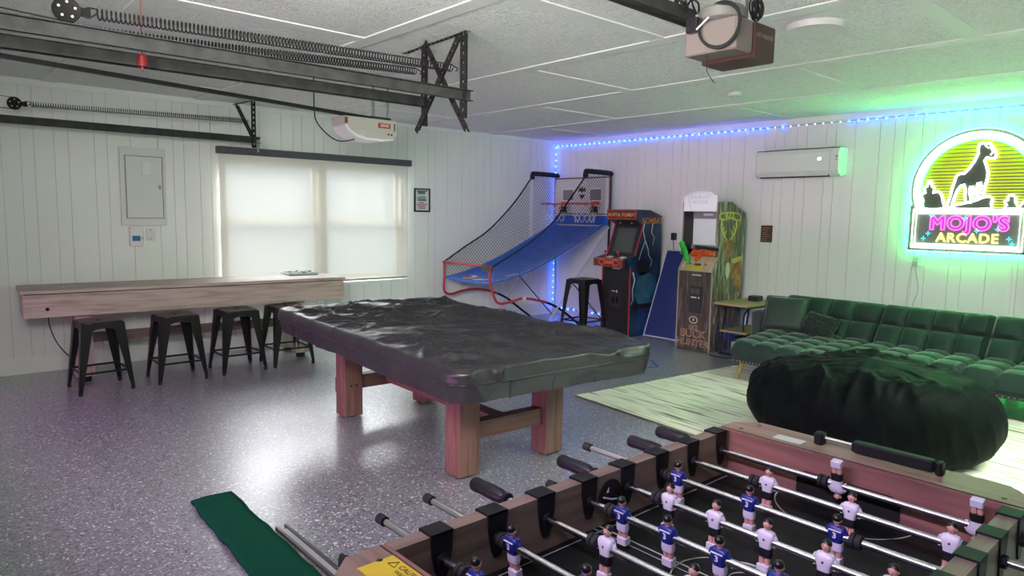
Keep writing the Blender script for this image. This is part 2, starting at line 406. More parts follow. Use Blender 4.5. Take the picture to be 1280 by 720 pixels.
m = MB(); m.grid(lambda u, v: (0.032 + 0.0012*math.sin(u*23)*math.sin(v*9), -4.885 + u*2.265, 0.685 + v*1.38), 40, 20); m.build('blind_fabric', blind_mat, rb, smooth=True, world=True)
m = MB(); m.bbox((0.001, -4.905, 2.045), (0.085, -2.585, 2.118), 0.006); m.build('valance', M('valance_grey', (0.075, 0.075, 0.085), 0.6), rb, world=True)
m = MB(); m.bbox((0.022, -4.885, 0.668), (0.042, -2.62, 0.692), 0.004); m.build('bottom_bar', M('blind_bar', (0.42, 0.44, 0.43), 0.5), rb, world=True)

# ================================================================== BLUE LED STRING
blue_led = glow('blue_led', (0.010, 0.10, 1.0), 30.0); dim_led = glow('dim_led', (0.45, 0.6, 1.0), 1.6)
def led_run(name, label, pts, wire_r=0.0025):
    t = thing(name, label, 'led lights', pts[0], group='blue led strips')
    w = MB(); w.tube(pts, wire_r, 4); w.build('wire', M('led_wire', (0.05, 0.05, 0.06), 0.5), t, world=True)
    return t
proto = MB(); proto.box((-0.0075, -0.004, -0.0065), (0.0075, 0.004, 0.0065)); led_me = proto.mesh('led', blue_led); led_dim = proto.mesh('led_dim', dim_led)
def leds(t, p0, p1, step, ang=0, skip=()):
    p0 = Vector(p0); p1 = Vector(p1); n = int((p1-p0).length/step)
    for i in range(n+1):
        o = bpy.data.objects.new('led', led_dim if i in skip else led_me); COL.objects.link(o); o.parent = t
        o.location = p0 + (p1-p0)*(i/max(1, n)) - t.location; o.rotation_euler = (0, 0, ang)
t = led_run('led_strip', 'string of blue lights along the top of the back wall', [(0.04, -0.020, 2.492), (3.3, -0.020, 2.488), (6.6, -0.020, 2.492)])
leds(t, (0.06, -0.024, 2.484), (6.55, -0.024, 2.484), 0.088, skip=(38, 40, 41, 42, 43, 44, 45, 46))
t = led_run('led_strip', 'upright string of blue lights in the wall corner', [(0.034, -0.034, 2.47), (0.034, -0.034, 0.1)])
leds(t, (0.038, -0.038, 2.46), (0.038, -0.038, 0.13), 0.088, PI/4)
t = led_run('led_strip', 'low string of blue lights on the baseboard behind the sofa and cabinets', [(0.05, -0.020, 0.10), (6.6, -0.020, 0.10)])
leds(t, (0.10, -0.024, 0.10), (5.50, -0.024, 0.10), 0.12)
blue_me = led_me; led_me = proto.mesh('led_green', glow('green_led', (0.02, 1.0, 0.10), 12.0)); leds(t, (5.62, -0.024, 0.10), (6.55, -0.024, 0.10), 0.12); led_me = blue_me

# ================================================================== WALL THINGS
t = thing('electrical_panel', 'white electrical breaker panel on the plank wall left of the window', 'electrical panel', (0.0, -5.58, 1.31))
panel_paint = M('panel_paint', (0.66, 0.66, 0.64), 0.45)
m = MB(); m.bbox((0, -5.785, 1.31), (0.026, -5.385, 2.045), 0.006); m.build('panel_body', panel_paint, t, world=True)
m = MB(); m.bbox((0.022, -5.735, 1.385), (0.034, -5.42, 1.965), 0.003); d = m.build('panel_door', panel_paint, t, world=True)
m = MB(); m.box((0.033, -5.455, 1.66), (0.040, -5.435, 1.70)); l_ = m.build('latch', M('latch_grey', (0.3, 0.3, 0.3), 0.5), t, world=True)
m = MB(); m.bbox((0.034, -5.60, 1.79), (0.042, -5.52, 1.92), 0.003); m.build('paper_label', M('paper_label', (0.72, 0.72, 0.70), 0.7), t, world=True)
m = MB(); m.box((0.0, -5.735, 1.380), (0.0335, -5.42, 1.384)); m.box((0.0, -5.735, 1.966), (0.0335, -5.42, 1.970)); m.box((0.0, -5.740, 1.38), (0.0335, -5.736, 1.97)); m.box((0.0, -5.419, 1.38), (0.0335, -5.415, 1.97))
m.build('door_gap', M('gap_dark', (0.12, 0.12, 0.12), 0.8), t, world=True)
t = thing('thermostat', 'white wall timer with a small blue screen below the breaker panel', 'thermostat', (0.0, -5.66, 1.13))
m = MB(); m.bbox((0, -5.725, 1.115), (0.045, -5.605, 1.298), 0.006); m.build('case', white_plastic, t, world=True)
m = MB(); m.box((0.044, -5.705, 1.165), (0.047, -5.635, 1.215)); m.build('screen', M('lcd_blue', (0.03, 0.12, 0.28), 0.2, emit=(0.05, 0.25, 0.6), estr=0.05), t, world=True)
m = MB(); m.cyl((0.045, -5.62, 1.19), (0.05, -5.62, 1.19), 0.008); m.build('knob', M('latch_grey', (0.3, 0.3, 0.3), 0.5), t, world=True)
t = thing('blank_cover_plate', 'white blank cover plate right of the blue-screened timer', 'cover plate', (0.0, -5.535, 1.16))
m = MB(); m.bbox((0, -5.575, 1.165), (0.008, -5.495, 1.285), 0.003); m.build('plate', M('plate_paint', (0.67, 0.67, 0.65), 0.45), t, world=True)
m = MB(); m.cyl((0.008, -5.535, 1.265), (0.010, -5.535, 1.265), 0.005, n=8); m.cyl((0.008, -5.535, 1.185), (0.010, -5.535, 1.185), 0.005, n=8); m.build('screw', galv, t, world=True)

t = thing('picture_frame', 'small black framed notice on the wall right of the window', 'picture frame', (0.0, -2.387, 1.49))
m = MB(); y0, y1, z0, z1 = -2.505, -2.268, 1.49, 1.785; f = 0.018
m.box((0, y0, z0), (0.02, y0+f, z1)); m.box((0, y1-f, z0), (0.02, y1, z1)); m.box((0, y0+f, z0), (0.02, y1-f, z0+f)); m.box((0, y0+f, z1-f), (0.02, y1-f, z1)); m.build('frame', black_plastic, t, world=True)
m = MB(); m.box((0.001, y0+f, z0+f), (0.010, y1-f, z1-f)); m.build('paper', M('notice_paper', (0.62, 0.66, 0.64), 0.6), t, world=True)
m = MB()
for k, (za, h, c_) in enumerate([(1.742, .018, 0), (1.712, .03, 0), (1.675, .012, 0), (1.655, .012, 0), (1.628, .022, 0), (1.60, .01, 0), (1.575, .014, 1), (1.552, .014, 1), (1.530, .014, 1)]):
    w = 0.16 - 0.03*((k*7) % 3); yc = -2.387
    m.box((0.0095, yc-w/2, za), (0.0115, yc+w/2 - 0.02*(k % 2), za+h), c_)
m.build('printed_lines', [M('print_dark', (0.12, 0.14, 0.14), 0.6), M('print_red', (0.42, 0.14, 0.14), 0.6)], t, world=True)

t = thing('wall_plaque', 'small brown wooden plaque on the back wall left above the sofa', 'plaque', (3.40, 0, 1.21))
m = MB(); m.bbox((3.33, -0.015, 1.212), (3.465, 0, 1.402), 0.003); m.build('board', M_ramp('plaque_brown', [(0.35, (0.03, 0.014, 0.01)), (0.6, (0.13, 0.06, 0.04))], scale=40), t, world=True)
m = MB()
for z in (1.375, 1.352, 1.325, 1.30, 1.275, 1.25, 1.232): m.box((3.345, -0.0165, z-0.004), (3.45 - 0.02*((int(z*1000)) % 3), -0.0145, z+0.004))
m.build('printed_lines', M('plaque_text', (0.30, 0.20, 0.14), 0.6), t, world=True)

# mini split
t = thing('air_conditioner', 'white wall-mounted split air conditioner on the back wall', 'air conditioner', (3.8, 0, 1.94))
acp = M('ac_white', (0.70, 0.71, 0.70), 0.3)
prof = [(0, 1.945), (-0.12, 1.925), (-0.185, 1.950), (-0.205, 1.985), (-0.205, 2.165), (-0.185, 2.205), (-0.15, 2.215), (0, 2.215)]
m = MB(); m.prism(prof, lambda u, v, s_: (3.345 + s_*0.80, u, v)); m.build('body', acp, t, world=True)
m = MB(); m.prism([(u*1.0, v) for u, v in prof], lambda u, v, s_: (4.148 + s_*0.085, u, v)); m.build('end_cap', M('ac_cap', (0.72, 0.73, 0.72), 0.25), t, world=True)
m = MB(); m.prism([(u*1.0, v) for u, v in prof], lambda u, v, s_: (3.322 + s_*0.021, u, v)); m.build('end_cap', M('ac_cap', (0.72, 0.73, 0.72), 0.25), t, world=True)
m = MB(); m.beam((3.36, -0.160, 1.935), (4.13, -0.160, 1.935), 0.06, 0.004, up=(0, 0.5, 1)); m.build('outlet_slot', M('ac_slot', (0.02, 0.025, 0.025), 0.6), t, world=True)
m = MB(); m.beam((3.36, -0.196, 1.945), (4.13, -0.196, 1.945), 0.006, 0.03, up=(0, -0.6, 1)); m.build('louver', acp, t, world=True)
m = MB(); m.box((3.33, -0.19, 2.216), (4.23, -0.03, 2.2175)); m.build('intake_grille', M('ac_grille', (0.25, 0.26, 0.25), 0.6), t, world=True)
m = MB(); m.box((4.02, -0.2075, 2.09), (4.055, -0.2045, 2.115)); m.build('display', glow('ac_display', (0.7, 0.85, 1.0), 3.0), t, world=True)
m = MB(); m.box((4.205, -0.2075, 2.11), (4.222, -0.2045, 2.132)); m.box((4.203, -0.2075, 2.085), (4.222, -0.2045, 2.094)); m.build('energy_sticker', M('ac_sticker', (0.25, 0.2, 0.02), 0.5), t, world=True)

# outlet + cords under the sign
t = thing('wall_outlet', 'white power outlet with plugged-in adapters below the neon sign', 'outlet', (4.965, 0, 1.04))
m = MB(); m.bbox((4.925, -0.008, 1.04), (5.005, 0, 1.16), 0.003); m.build('plate', white_plastic, t, world=True)
m = MB(); m.bbox((4.945, -0.045, 1.105), (4.985, -0.008, 1.145), 0.004); m.bbox((4.94, -0.05, 1.05), (4.985, -0.008, 1.095), 0.004); m.build('plug', M('plug_grey', (0.55, 0.57, 0.56), 0.4), t, world=True)
cordm = M('white_cord', (0.52, 0.55, 0.53), 0.5)
m = MB(); m.tube(smooth_path([(4.962, -0.045, 1.06), (4.965, -0.02, 0.98), (4.985, -0.012, 0.88), (4.99, -0.012, 0.80), (4.955, -0.012, 0.66), (4.95, -0.03, 0.45)]), 0.005, 6)
tag(m.build('power_cord', cordm, smooth=True), 'white cord hanging from the outlet below the sign', 'cord')
m = MB(); m.tube(smooth_path([(4.93, -0.008, 1.24), (4.925, -0.008, 1.1), (4.905, -0.008, 0.9), (4.90, -0.02, 0.62)]), 0.003, 5)
tag(m.build('sign_lead', cordm, smooth=True), 'thin pale lead running down from the neon sign corner', 'cord')

# ceiling disc light and smoke detector
t = thing('ceiling_light', 'round flush white ceiling disc light, switched off', 'ceiling light', (5.45, -3.42, 2.55))
m = MB(); m.lathe([(0.125, -0.012), (0.152, -0.018), (0.157, 0.004), (0.157, 0.016)], 40, mat=Matrix.Translation((5.45, -3.42, 2.55))); m.build('rim', M('disc_rim', (0.74, 0.74, 0.72), 0.4), t, smooth=True, world=True)
m = MB(); m.lathe([(0.0001, -0.010), (0.08, -0.0095), (0.12, -0.008), (0.125, 0.0)], 40, mat=Matrix.Translation((5.45, -3.42, 2.55))); m.build('diffuser', M('disc_diffuser', (0.42, 0.44, 0.42), 0.35), t, smooth=True, world=True)
t = thing('smoke_detector', 'round white smoke detector on the ceiling near the back wall', 'smoke detector', (4.01, -1.83, 2.54))
T_ = Matrix.Translation((4.01, -1.83, 2.566))
m = MB(); m.lathe([(0.045, -0.035), (0.056, -0.030), (0.060, -0.015), (0.062, 0.0)], 24, mat=T_); m.build('housing', M('detector_white', (0.62, 0.63, 0.60), 0.5), t, smooth=True, world=True)
m = MB(); m.lathe([(0.02, -0.040), (0.022, -0.034)], 16, mat=T_); m.build('test_button', white_plastic, t, world=True)

# ================================================================== NEON SIGN
sg = thing('neon_sign', 'glowing neon arcade sign with a dog silhouette in a green arch', 'neon sign', (5.35, -0.05, 1.235))
SY = -0.05
def sgp(x, z, y=SY): return (5.35 + x, y, 1.235 + z)
white_neon = glow('white_neon', (0.82, 1.0, 0.76), 4.5)
green_neon = glow('green_neon', (0.012, 1.0, 0.13), 40.0)
yellow_neon = glow('yellow_neon', (0.55, 0.62, 0.0), 0.40)
lemon_neon = glow('lemon_neon', (1.0, 0.95, 0.18), 1.6)
pink_neon = glow('pink_neon', (1.0, 0.10, 0.75), 1.6)
cyan_neon = glow('cyan_neon', (0.03, 0.75, 0.75), 1.4)
sil = M('sign_silhouette', (0.075, 0.085, 0.075), 0.6)
acr = M('sign_backing', (0.17, 0.19, 0.17), 0.5)
ACX, ACZ, AR = 0.055, 0.545, 0.50
def arch(r, a0=0.0, n=64, base=0.35):
    a = math.asin((base-ACZ)/r) if abs(base-ACZ) < r else -0.4
    return [(ACX + r*math.cos(a + (PI-2*a)*i/n), ACZ + r*math.sin(a + (PI-2*a)*i/n)) for i in range(n+1)]
# backing board with the sign's outline
out = [(-0.475, -0.035), (0.60, -0.035), (0.60, 0.37)]
ar = [p for p in arch(AR+0.035, base=0.37)]
out = [(-0.475, -0.035), (0.475, -0.035), (0.475, 0.385)] + [p for p in ar if p[1] >= 0.385] + [(-0.475, 0.385)]
m = MB(); m.prism(out, lambda u, v, s_: sgp(u, v, -0.028 - 0.008*s_)); m.build('backing_board', acr, sg, world=True)
m = MB(); m.tube([sgp(u, v, -0.018) for u, v in out], 0.012, 8, closed=True); m.build('green_edge_tube', green_neon, sg, world=True)
for r_, mt in ((AR, white_neon), (AR-0.030, white_neon)):
    m = MB(); m.tube([sgp(u, v, -0.045) for u, v in arch(r_, base=0.37)], 0.0105, 8); m.build('arch_tube', mt, sg, smooth=True, world=True)
m = MB(); m.tube([sgp(u, v, -0.045) for u, v in arch(AR-0.055, base=0.37)], 0.006, 8); m.build('arch_tube', green_neon, sg, smooth=True, world=True)
for q, rr in ((0.0, 0.0105), (0.028, 0.007)):
    m = MB(); m.tube([sgp(u, v, -0.045) for u, v in [(-0.44+q, 0.0+q), (0.44-q, 0.0+q), (0.44-q, 0.35-q), (-0.44+q, 0.35-q)]], rr, 8, closed=True); m.build('box_tube', white_neon, sg, world=True)
# sun stripes
z = 0.375
while z < 0.99:
    hw = math.sqrt(max(0.0, (AR-0.065)**2 - (z-ACZ)**2)); f = (z-0.375)/0.6; th = 0.010 + 0.020*f
    m = MB(); m.box(sgp(ACX-hw, z, -0.040), sgp(ACX+hw, z+th, -0.036)); m.build('sun_stripe', yellow_neon, sg, world=True)
    z += th + 0.012 - 0.004*f
DOG = [(0.057, 0.857), (0.051, 0.904), (0.061, 0.944), (0.083, 0.951), (0.109, 0.937), (0.136, 0.95), (0.153, 0.923), (0.178, 0.883), (0.194, 0.843), (0.184, 0.809), (0.154, 0.809), (0.121, 0.82), (0.108, 0.793), (0.127, 0.742), (0.142, 0.691), (0.141, 0.633), (0.131, 0.575), (0.122, 0.508), (0.122, 0.469), (0.093, 0.462), (0.091, 0.496), (0.1, 0.567), (0.094, 0.601), (0.071, 0.593), (0.064, 0.534), (0.067, 0.496), (0.078, 0.463), (0.043, 0.463), (0.043, 0.509), (0.035, 0.568), (0.015, 0.565), (0.012, 0.517), (0.029, 0.449), (0.032, 0.422), (-0.01, 0.422), (-0.02, 0.475), (-0.022, 0.544), (-0.034, 0.583), (-0.061, 0.573), (-0.087, 0.527), (-0.104, 0.467), (-0.118, 0.407), (-0.104, 0.384), (-0.152, 0.37), (-0.157, 0.394), (-0.141, 0.464), (-0.131, 0.533), (-0.115, 0.605), (-0.103, 0.66), (-0.078, 0.683), (-0.042, 0.682), (-0.006, 0.725), (0.028, 0.785), (0.045, 0.827)]
ROCK = [(-0.158, 0.363), (-0.109, 0.394), (-0.02, 0.415), (0.074, 0.442), (0.116, 0.466), (0.173, 0.475), (0.193, 0.452), (0.186, 0.405), (0.199, 0.365)]
T1 = [(-0.364, 0.362), (-0.364, 0.442), (-0.384, 0.494), (-0.349, 0.512), (-0.362, 0.554), (-0.338, 0.575), (-0.331, 0.619), (-0.316, 0.631), (-0.296, 0.574), (-0.276, 0.553), (-0.282, 0.511), (-0.239, 0.524), (-0.211, 0.492), (-0.194, 0.429), (-0.183, 0.363)]
T2 = [(0.283, 0.365), (0.303, 0.395), (0.286, 0.431), (0.311, 0.441), (0.305, 0.471), (0.335, 0.487), (0.364, 0.464), (0.364, 0.428), (0.391, 0.366)]
T3 = [(0.391, 0.366), (0.416, 0.415), (0.445, 0.447), (0.469, 0.43), (0.488, 0.40), (0.49, 0.366)]
for nm, P in (('rock_shape', ROCK), ('dog_shape', DOG), ('tree_shape', T1), ('tree_shape', T2), ('tree_shape', T3)):
    m = MB(); yy = -0.043 if nm != 'dog_shape' else -0.046
    m.prism(P, lambda u, v, s_: sgp(u, v, yy - 0.004*s_)); po = m.build(nm, sil, sg, world=True)
    m = MB(); m.tube([sgp(u, v, yy-0.008) for u, v in P], 0.0095, 6, closed=True); m.build(nm.replace('shape', 'outline'), white_neon, sg, world=True)
m = MB(); m.tube([sgp(u, v, -0.056) for u, v in [(0.105, 0.925), (0.128, 0.905), (0.15, 0.90), (0.168, 0.865), (0.150, 0.84)]], 0.005, 6); m.build('dog_outline', white_neon, sg, world=True)
TM = frame_mat(sgp(0.018, 0.226, -0.044), (1, 0, 0), (0, 0, 1))
m = MB(); put_text(m, "MOJO'S", 0.172, TM, fill=False, bevel=0.0055, bold=0.006, spacing=1.13); mo = m.build('lettering', pink_neon, sg, world=True)
m = MB(); put_text(m, "MOJO'S", 0.172, frame_mat(sgp(0.018, 0.226, -0.041), (1, 0, 0), (0, 0, 1)), fill=True, bold=-0.004, spacing=1.13); m.build('lettering_fill', M('letter_purple', (0.30, 0.02, 0.32), 0.5, emit=(0.6, 0.02, 0.6), estr=0.45), sg, world=True)
m = MB(); put_text(m, "ARCADE", 0.118, frame_mat(sgp(0.018, 0.093, -0.046), (1, 0, 0), (0, 0, 1)), fill=True, extrude=0.004, bold=0.002, spacing=1.12); m.build('lettering', lemon_neon, sg, world=True)
for (u, v) in [(-0.279, 0.3), (-0.005, 0.278), (0.095, 0.164), (0.252, 0.182), (-0.299, 0.131), (-0.337, 0.081), (0.343, 0.098), (0.368, 0.057)]:
    m = MB(); P = []
    for k in range(8):
        r_ = 0.026 if k % 2 == 0 else 0.008; P.append((u + r_*math.sin(k*PI/4), v + r_*math.cos(k*PI/4)))
    m.prism(P, lambda a, b_, s_: sgp(a, b_, -0.050 - 0.004*s_)); m.build('sparkle', cyan_neon, sg, world=True)
for (u, v) in [(-0.455, -0.02), (0.455, -0.02), (-0.40, 0.76), (0.51, 0.76)]:
    m = MB(); m.cyl(sgp(u, v, 0.0), sgp(u, v, -0.042), 0.007, n=8); m.build('standoff', black_metal, sg, world=True)

# ================================================================== GARAGE DOOR HARDWARE
def channel(mb, p0, p1, h=0.062, w=0.03, t=0.004):
    """C channel along y, open towards +x or -x (w sign)"""
    x, y0, z = p0; y1 = p1[1]; z1 = p1[2]; s_ = 1 if w > 0 else -1; w = abs(w)
    for (dx0, dx1, dz0, dz1) in ((0, t, -h/2, h/2), (0, w, h/2-t, h/2), (0, w, -h/2, -h/2+t)):
        a = x + s_*dx0; b_ = x + s_*dx1
        lo, hi = min(a, b_), max(a, b_)
        vs = [(lo, y0, z+dz0), (hi, y0, z+dz0), (hi, y1, z1+dz0), (lo, y1, z1+dz0), (lo, y0, z+dz1), (hi, y0, z+dz1), (hi, y1, z1+dz1), (lo, y1, z1+dz1)]
        mb.add(vs, [(0,3,2,1),(4,5,6,7),(0,1,5,4),(1,2,6,5),(2,3,7,6),(3,0,4,7)])
def angle_bar(mb, p0, p1, w=0.034, hole=True, nrm=(1, 0, 0), side=(0, 1, 0)):
    """punched angle: two thin plates with holes shown as separate short webs"""
    p0 = Vector(p0); p1 = Vector(p1); d = (p1-p0); L_ = d.length; d.normalize(); n1 = Vector(nrm); n2 = Vector(side)
    n2 = (n2 - d*n2.dot(d)).normalized(); n1 = (n1 - d*n1.dot(d) - n2*n1.dot(n2)).normalized()
    def plate(o, a, b_, wv, c0, c1, tv):
        vs = []
        for s_ in (a, b_):
            for u in (c0, c1):
                for k in (0, 1): vs.append(o + d*s_ + wv*u + tv*(0.003*k))
        mb.add(vs, [(0,1,3,2),(4,6,7,5),(0,4,5,1),(1,5,7,3),(3,7,6,2),(2,6,4,0)])
    for wv, tv in ((n1, n2), (n2, n1)):
        plate(p0, 0, L_, wv, 0, w*0.34, tv); plate(p0, 0, L_, wv, w*0.66, w, tv)
        k = max(2, int(L_/0.05))
        for i in range(k): plate(p0, L_*i/k, L_*(i+0.58)/k, wv, w*0.34, w*0.66, tv)
RY0 = -7.66
def rail(name, label, x, z, y_end, w):
    m = MB(); channel(m, (x, RY0, z), (x, y_end, z), w=w); return tag(m.build(name, galv), label, 'garage rail', 'garage door rails')
rail('garage_door_rail', 'steel door track near the window wall', 0.448, 2.165, -4.62, 0.035)
rail('garage_door_rail', 'longest steel door track, nearest the photographer, ending at the punched bracket', 3.984, 2.178, -4.735, 0.035)
rail('garage_door_rail', 'steel door track just behind the longest one, with shorter end', 3.547, 2.190, -4.77, -0.035)
# hangers
t = thing('rail_hanger', 'punched steel hanger of the track near the window', 'bracket', (0.45, -4.70, 2.15))
m = MB(); angle_bar(m, (0.443, -4.70, 2.09), (0.443, -4.70, 2.546), 0.045); m.build('upright', punched, t, world=True)
m = MB(); angle_bar(m, (0.443, -4.71, 2.19), (0.10, -4.73, 2.53), 0.042); m.build('brace', punched, t, world=True)
m = MB(); angle_bar(m, (0.06, -4.74, 2.545), (0.47, -4.70, 2.545)); m.build('ceiling_angle', punched, t, world=True)
m = MB(); m.cyl((0.45, -4.64, 2.17), (0.45, -4.64, 2.05), 0.02, 0.012, 10); m.build('end_bumper', M('bumper_grey', (0.25, 0.26, 0.25), 0.5), t, world=True)
t = thing('rail_hanger', 'large cross-braced punched steel hanger in the middle of the ceiling', 'bracket', (3.77, -4.79, 2.05))
m = MB(); angle_bar(m, (3.965, -4.80, 2.05), (3.965, -4.80, 2.546), 0.055); m.build('upright', punched, t, world=True)
m = MB(); angle_bar(m, (3.52, -4.775, 2.04), (3.52, -4.775, 2.546), 0.05); m.build('upright', punched, t, world=True)
m = MB(); angle_bar(m, (3.56, -4.79, 2.54), (4.00, -4.79, 1.965), 0.042); m.build('brace', punched, t, world=True)
m = MB(); angle_bar(m, (3.48, -4.80, 2.015), (3.95, -4.81, 2.54), 0.042); m.build('brace', punched, t, world=True)
m = MB(); angle_bar(m, (3.25, -4.75, 2.543), (4.03, -4.805, 2.543), 0.035); m.build('ceiling_angle', M('rusty_angle', (0.16, 0.10, 0.09), 0.7, vary=(40, 0.5)), t, world=True)
def spring(name, label, p0, p1, R=0.024, coils=95, wire=0.0036, pulley=True):
    t = thing(name, label, 'spring', p0, group='garage door springs')
    p0 = Vector(p0); p1 = Vector(p1); d = (p1-p0); L_ = d.length; d.normalize(); u = d.cross(Vector((0,0,1))).normalized(); w = u.cross(d)
    n = coils*9; m = MB()
    m.tube([p0 + d*(L_*i/n) + (u*math.cos(2*PI*i/9) + w*math.sin(2*PI*i/9))*R for i in range(n+1)], wire, 4); m.build('coil', spring_steel, t, world=True, smooth='all')
    m = MB(); e = p1
    m.tube(smooth_path([e + w*R*0.9, e + d*0.025 + w*0.01, e + d*0.05, e + d*0.035 - w*0.015]), wire, 5); m.build('hook', spring_steel, t, world=True, smooth='all')
    m = MB(); m.tube(smooth_path([p0 + w*R*0.9, p0 - d*0.03 + w*0.02, p0 - d*0.055, p0 - d*0.03 - w*0.02, p0 + u*R*0.9]), wire, 5)
    m.build('hook', spring_steel, t, world=True, smooth='all')
    if pulley:
        c = p0 - d*0.105
        m = MB(); Mx = frame_mat(c, (0, 1, 0), (0, 0, 1))
        m.lathe([(0.045, -0.010), (0.050, -0.012), (0.050, -0.006), (0.042, -0.003), (0.042, 0.003), (0.050, 0.006), (0.050, 0.012), (0.045, 0.010)], 24, mat=Mx)
        m.beam(c + d*0.03, c + d*0.085, 0.008, 0.035); po = m.build('pulley', M('pulley_black', (0.008, 0.008, 0.008), 0.6, spec=0.2), t, world=True, smooth=True)
        m = MB()
        for k in range(5):
            a = 2*PI*k/5 + 0.3; q = c + Vector((0.011, 0.03*math.cos(a), 0.03*math.sin(a))); m.cyl(q, q + Vector((0.003, 0, 0)), 0.0055, n=8)
        m.build('pulley_hole', M('pulley_light', (0.5, 0.48, 0.47), 0.6), t, world=True)
        m = MB(); m.tube([c + Vector((0, 0, 0.046)), c + Vector((0, -0.6, 0.075))], 0.0025, 4); m.tube([c - Vector((0, 0, 0.046)), c + Vector((0, -0.6, -0.012))], 0.0025, 4); m.build('cable', spring_steel, t, world=True)
    return t
spring('garage_spring', 'coil spring above the track near the window, with black pulley', (0.448, -6.50, 2.300), (0.448, -4.78, 2.345), 0.021, 100, 0.003)
spring('garage_spring', 'upper of the two coil springs at top left, with large black pulley', (3.984, -6.69, 2.268), (3.984, -4.88, 2.325), 0.022, 105, 0.0034)
spring('garage_spring', 'lower of the two coil springs at top left, half hidden by the track', (3.547, -6.66, 2.290), (3.547, -4.84, 2.372), 0.021, 105, 0.0034, pulley=False)
# red release handle on cord
t = thing('release_handle', 'red emergency release handle hanging on a cord', 'handle', (3.70, -6.455, 2.14))
m = MB(); m.tube([(3.70, -6.452, 2.545), (3.70, -6.455, 2.30), (3.70, -6.455, 2.16)], 0.0022, 5); m.build('cord', M('red_cord', (0.18, 0.04, 0.04), 0.7), t, world=True)
m = MB(); m.lathe([(0.010, -0.028), (0.021, -0.026), (0.022, -0.01), (0.019, 0.0), (0.022, 0.012), (0.021, 0.026), (0.008, 0.030)], 14, mat=Matrix.Translation((3.70, -6.455, 2.162))); m.build('grip', M('release_red', (0.26, 0.008, 0.014), 0.45), t, smooth=True, world=True)
m = MB(); m.cyl((3.70, -6.455, 2.135), (3.70, -6.455, 2.115), 0.005, n=8); m.build('knot', M('red_cord', (0.18, 0.04, 0.04), 0.7), t, world=True)

# openers
def hanger_straps(t, pts):
    for (a, b_) in pts:
        m = MB(); m.beam(a, b_, 0.025, 0.004, up=(1, 0, 0)); m.build('hanger_strap', M('strap_steel', (0.32, 0.35, 0.34), 0.45, metal=0.6), t, world=True)
t = thing('garage_opener', 'white rounded garage door opener hanging near the window', 'garage opener', (2.0, -4.35, 2.20))
opm = M('opener_beige', (0.50, 0.47, 0.43), 0.45)
y0, y1, zb = -4.58, -4.085, 2.085
P = [(y0, zb+0.175), (y0+0.008, zb+0.11), (y0+0.04, zb+0.062), (y0+0.10, zb+0.025), (y0+0.19, zb+0.003), (y1-0.14, zb), (y1-0.04, zb+0.016), (y1-0.005, zb+0.05), (y1, zb+0.10), (y1, zb+0.175)]
m = MB(); m.prism(P, lambda u, v, s_: (1.90 + 0.22*s_, u, v)); m.build('housing', opm, t, world=True)
P2 = [(y0+0.003, zb+0.095), (y0+0.035, zb+0.052), (y0+0.10, zb+0.016), (y0+0.19, zb-0.006), (y1-0.14, zb-0.009), (y1-0.03, zb+0.010), (y1-0.03, zb+0.020), (y1-0.14, zb+0.010), (y0+0.20, zb+0.014), (y0+0.11, zb+0.037), (y0+0.055, zb+0.068), (y0+0.02, zb+0.110)]
m = MB(); m.prism(P2, lambda u, v, s_: (1.895 + 0.229*s_, u, v)); m.build('light_lens', M('opener_lens', (0.72, 0.72, 0.70), 0.3), t, world=True)
m = MB(); m.bbox((2.117, -4.265, zb+0.105), (2.124, -4.145, zb+0.145), 0.004); bd = m.build('badge', M('badge_red', (0.45, 0.03, 0.03), 0.4), t, world=True)
m = MB(); put_text(m, 'GENIE', 0.030, frame_mat((2.1255, -4.205, zb+0.125), (0, 1, 0), (0, 0, 1)), bold=0.0006); m.build('badge_lettering', M('badge_white', (0.75, 0.7, 0.68), 0.5), t, world=True)
for yy, za in ((-4.165, 0.055), (-4.135, 0.055)):
    m = MB(); m.cyl((2.12, yy, zb+za), (2.126, yy, zb+za), 0.008, n=10); m.build('button', M('opener_dark', (0.04, 0.035, 0.03), 0.5), t, world=True)
m = MB(); m.box((2.119, -4.110, zb+0.085), (2.123, -4.101, zb+0.15)); m.build('side_slot', M('opener_dark', (0.04, 0.035, 0.03), 0.5), t, world=True)
m = MB(); m.box((2.119, y0+0.005, zb+0.115), (2.123, y0+0.03, zb+0.165)); m.build('corner_plate', M('opener_brown', (0.14, 0.05, 0.04), 0.5), t, world=True)
m = MB()
for k in range(7):
    for j in range(3): m.box((2.119, y0+0.085+k*0.016+j*0.006, zb+0.036+j*0.013), (2.1225, y0+0.093+k*0.016+j*0.006, zb+0.043+j*0.013))
m.build('vent_slot', M('vent_pale', (0.62, 0.57, 0.56), 0.6), t, world=True, kind='stuff')
m = MB(); m.bbox((1.96, -4.30, zb+0.175), (2.06, -4.10, zb+0.205), 0.004); m.build('motor_bracket', galv, t, world=True)
hanger_straps(t, [((2.04, -4.265, zb+0.19), (2.04, -4.265, 2.551)), ((2.04, -4.120, zb+0.19), (2.04, -4.120, 2.551))])
m = MB(); m.beam((2.01, RY0, 2.425), (2.01, -4.22, zb+0.188), 0.035, 0.028); m.build('drive_rail', M('dark_rail', (0.025, 0.027, 0.026), 0.45, metal=0.5), t, world=True)
m = MB(); m.tube(smooth_path([(2.03, -4.80, 2.551), (2.035, -4.80, 2.28), (2.04, -4.78, 2.19), (2.04, -4.70, 2.11), (2.04, -4.62, 2.065), (2.04, -4.54, 2.06), (2.03, -4.44, 2.085)]), 0.005, 6); m.build('antenna_wire', black_rubber, t, smooth=True, world=True)

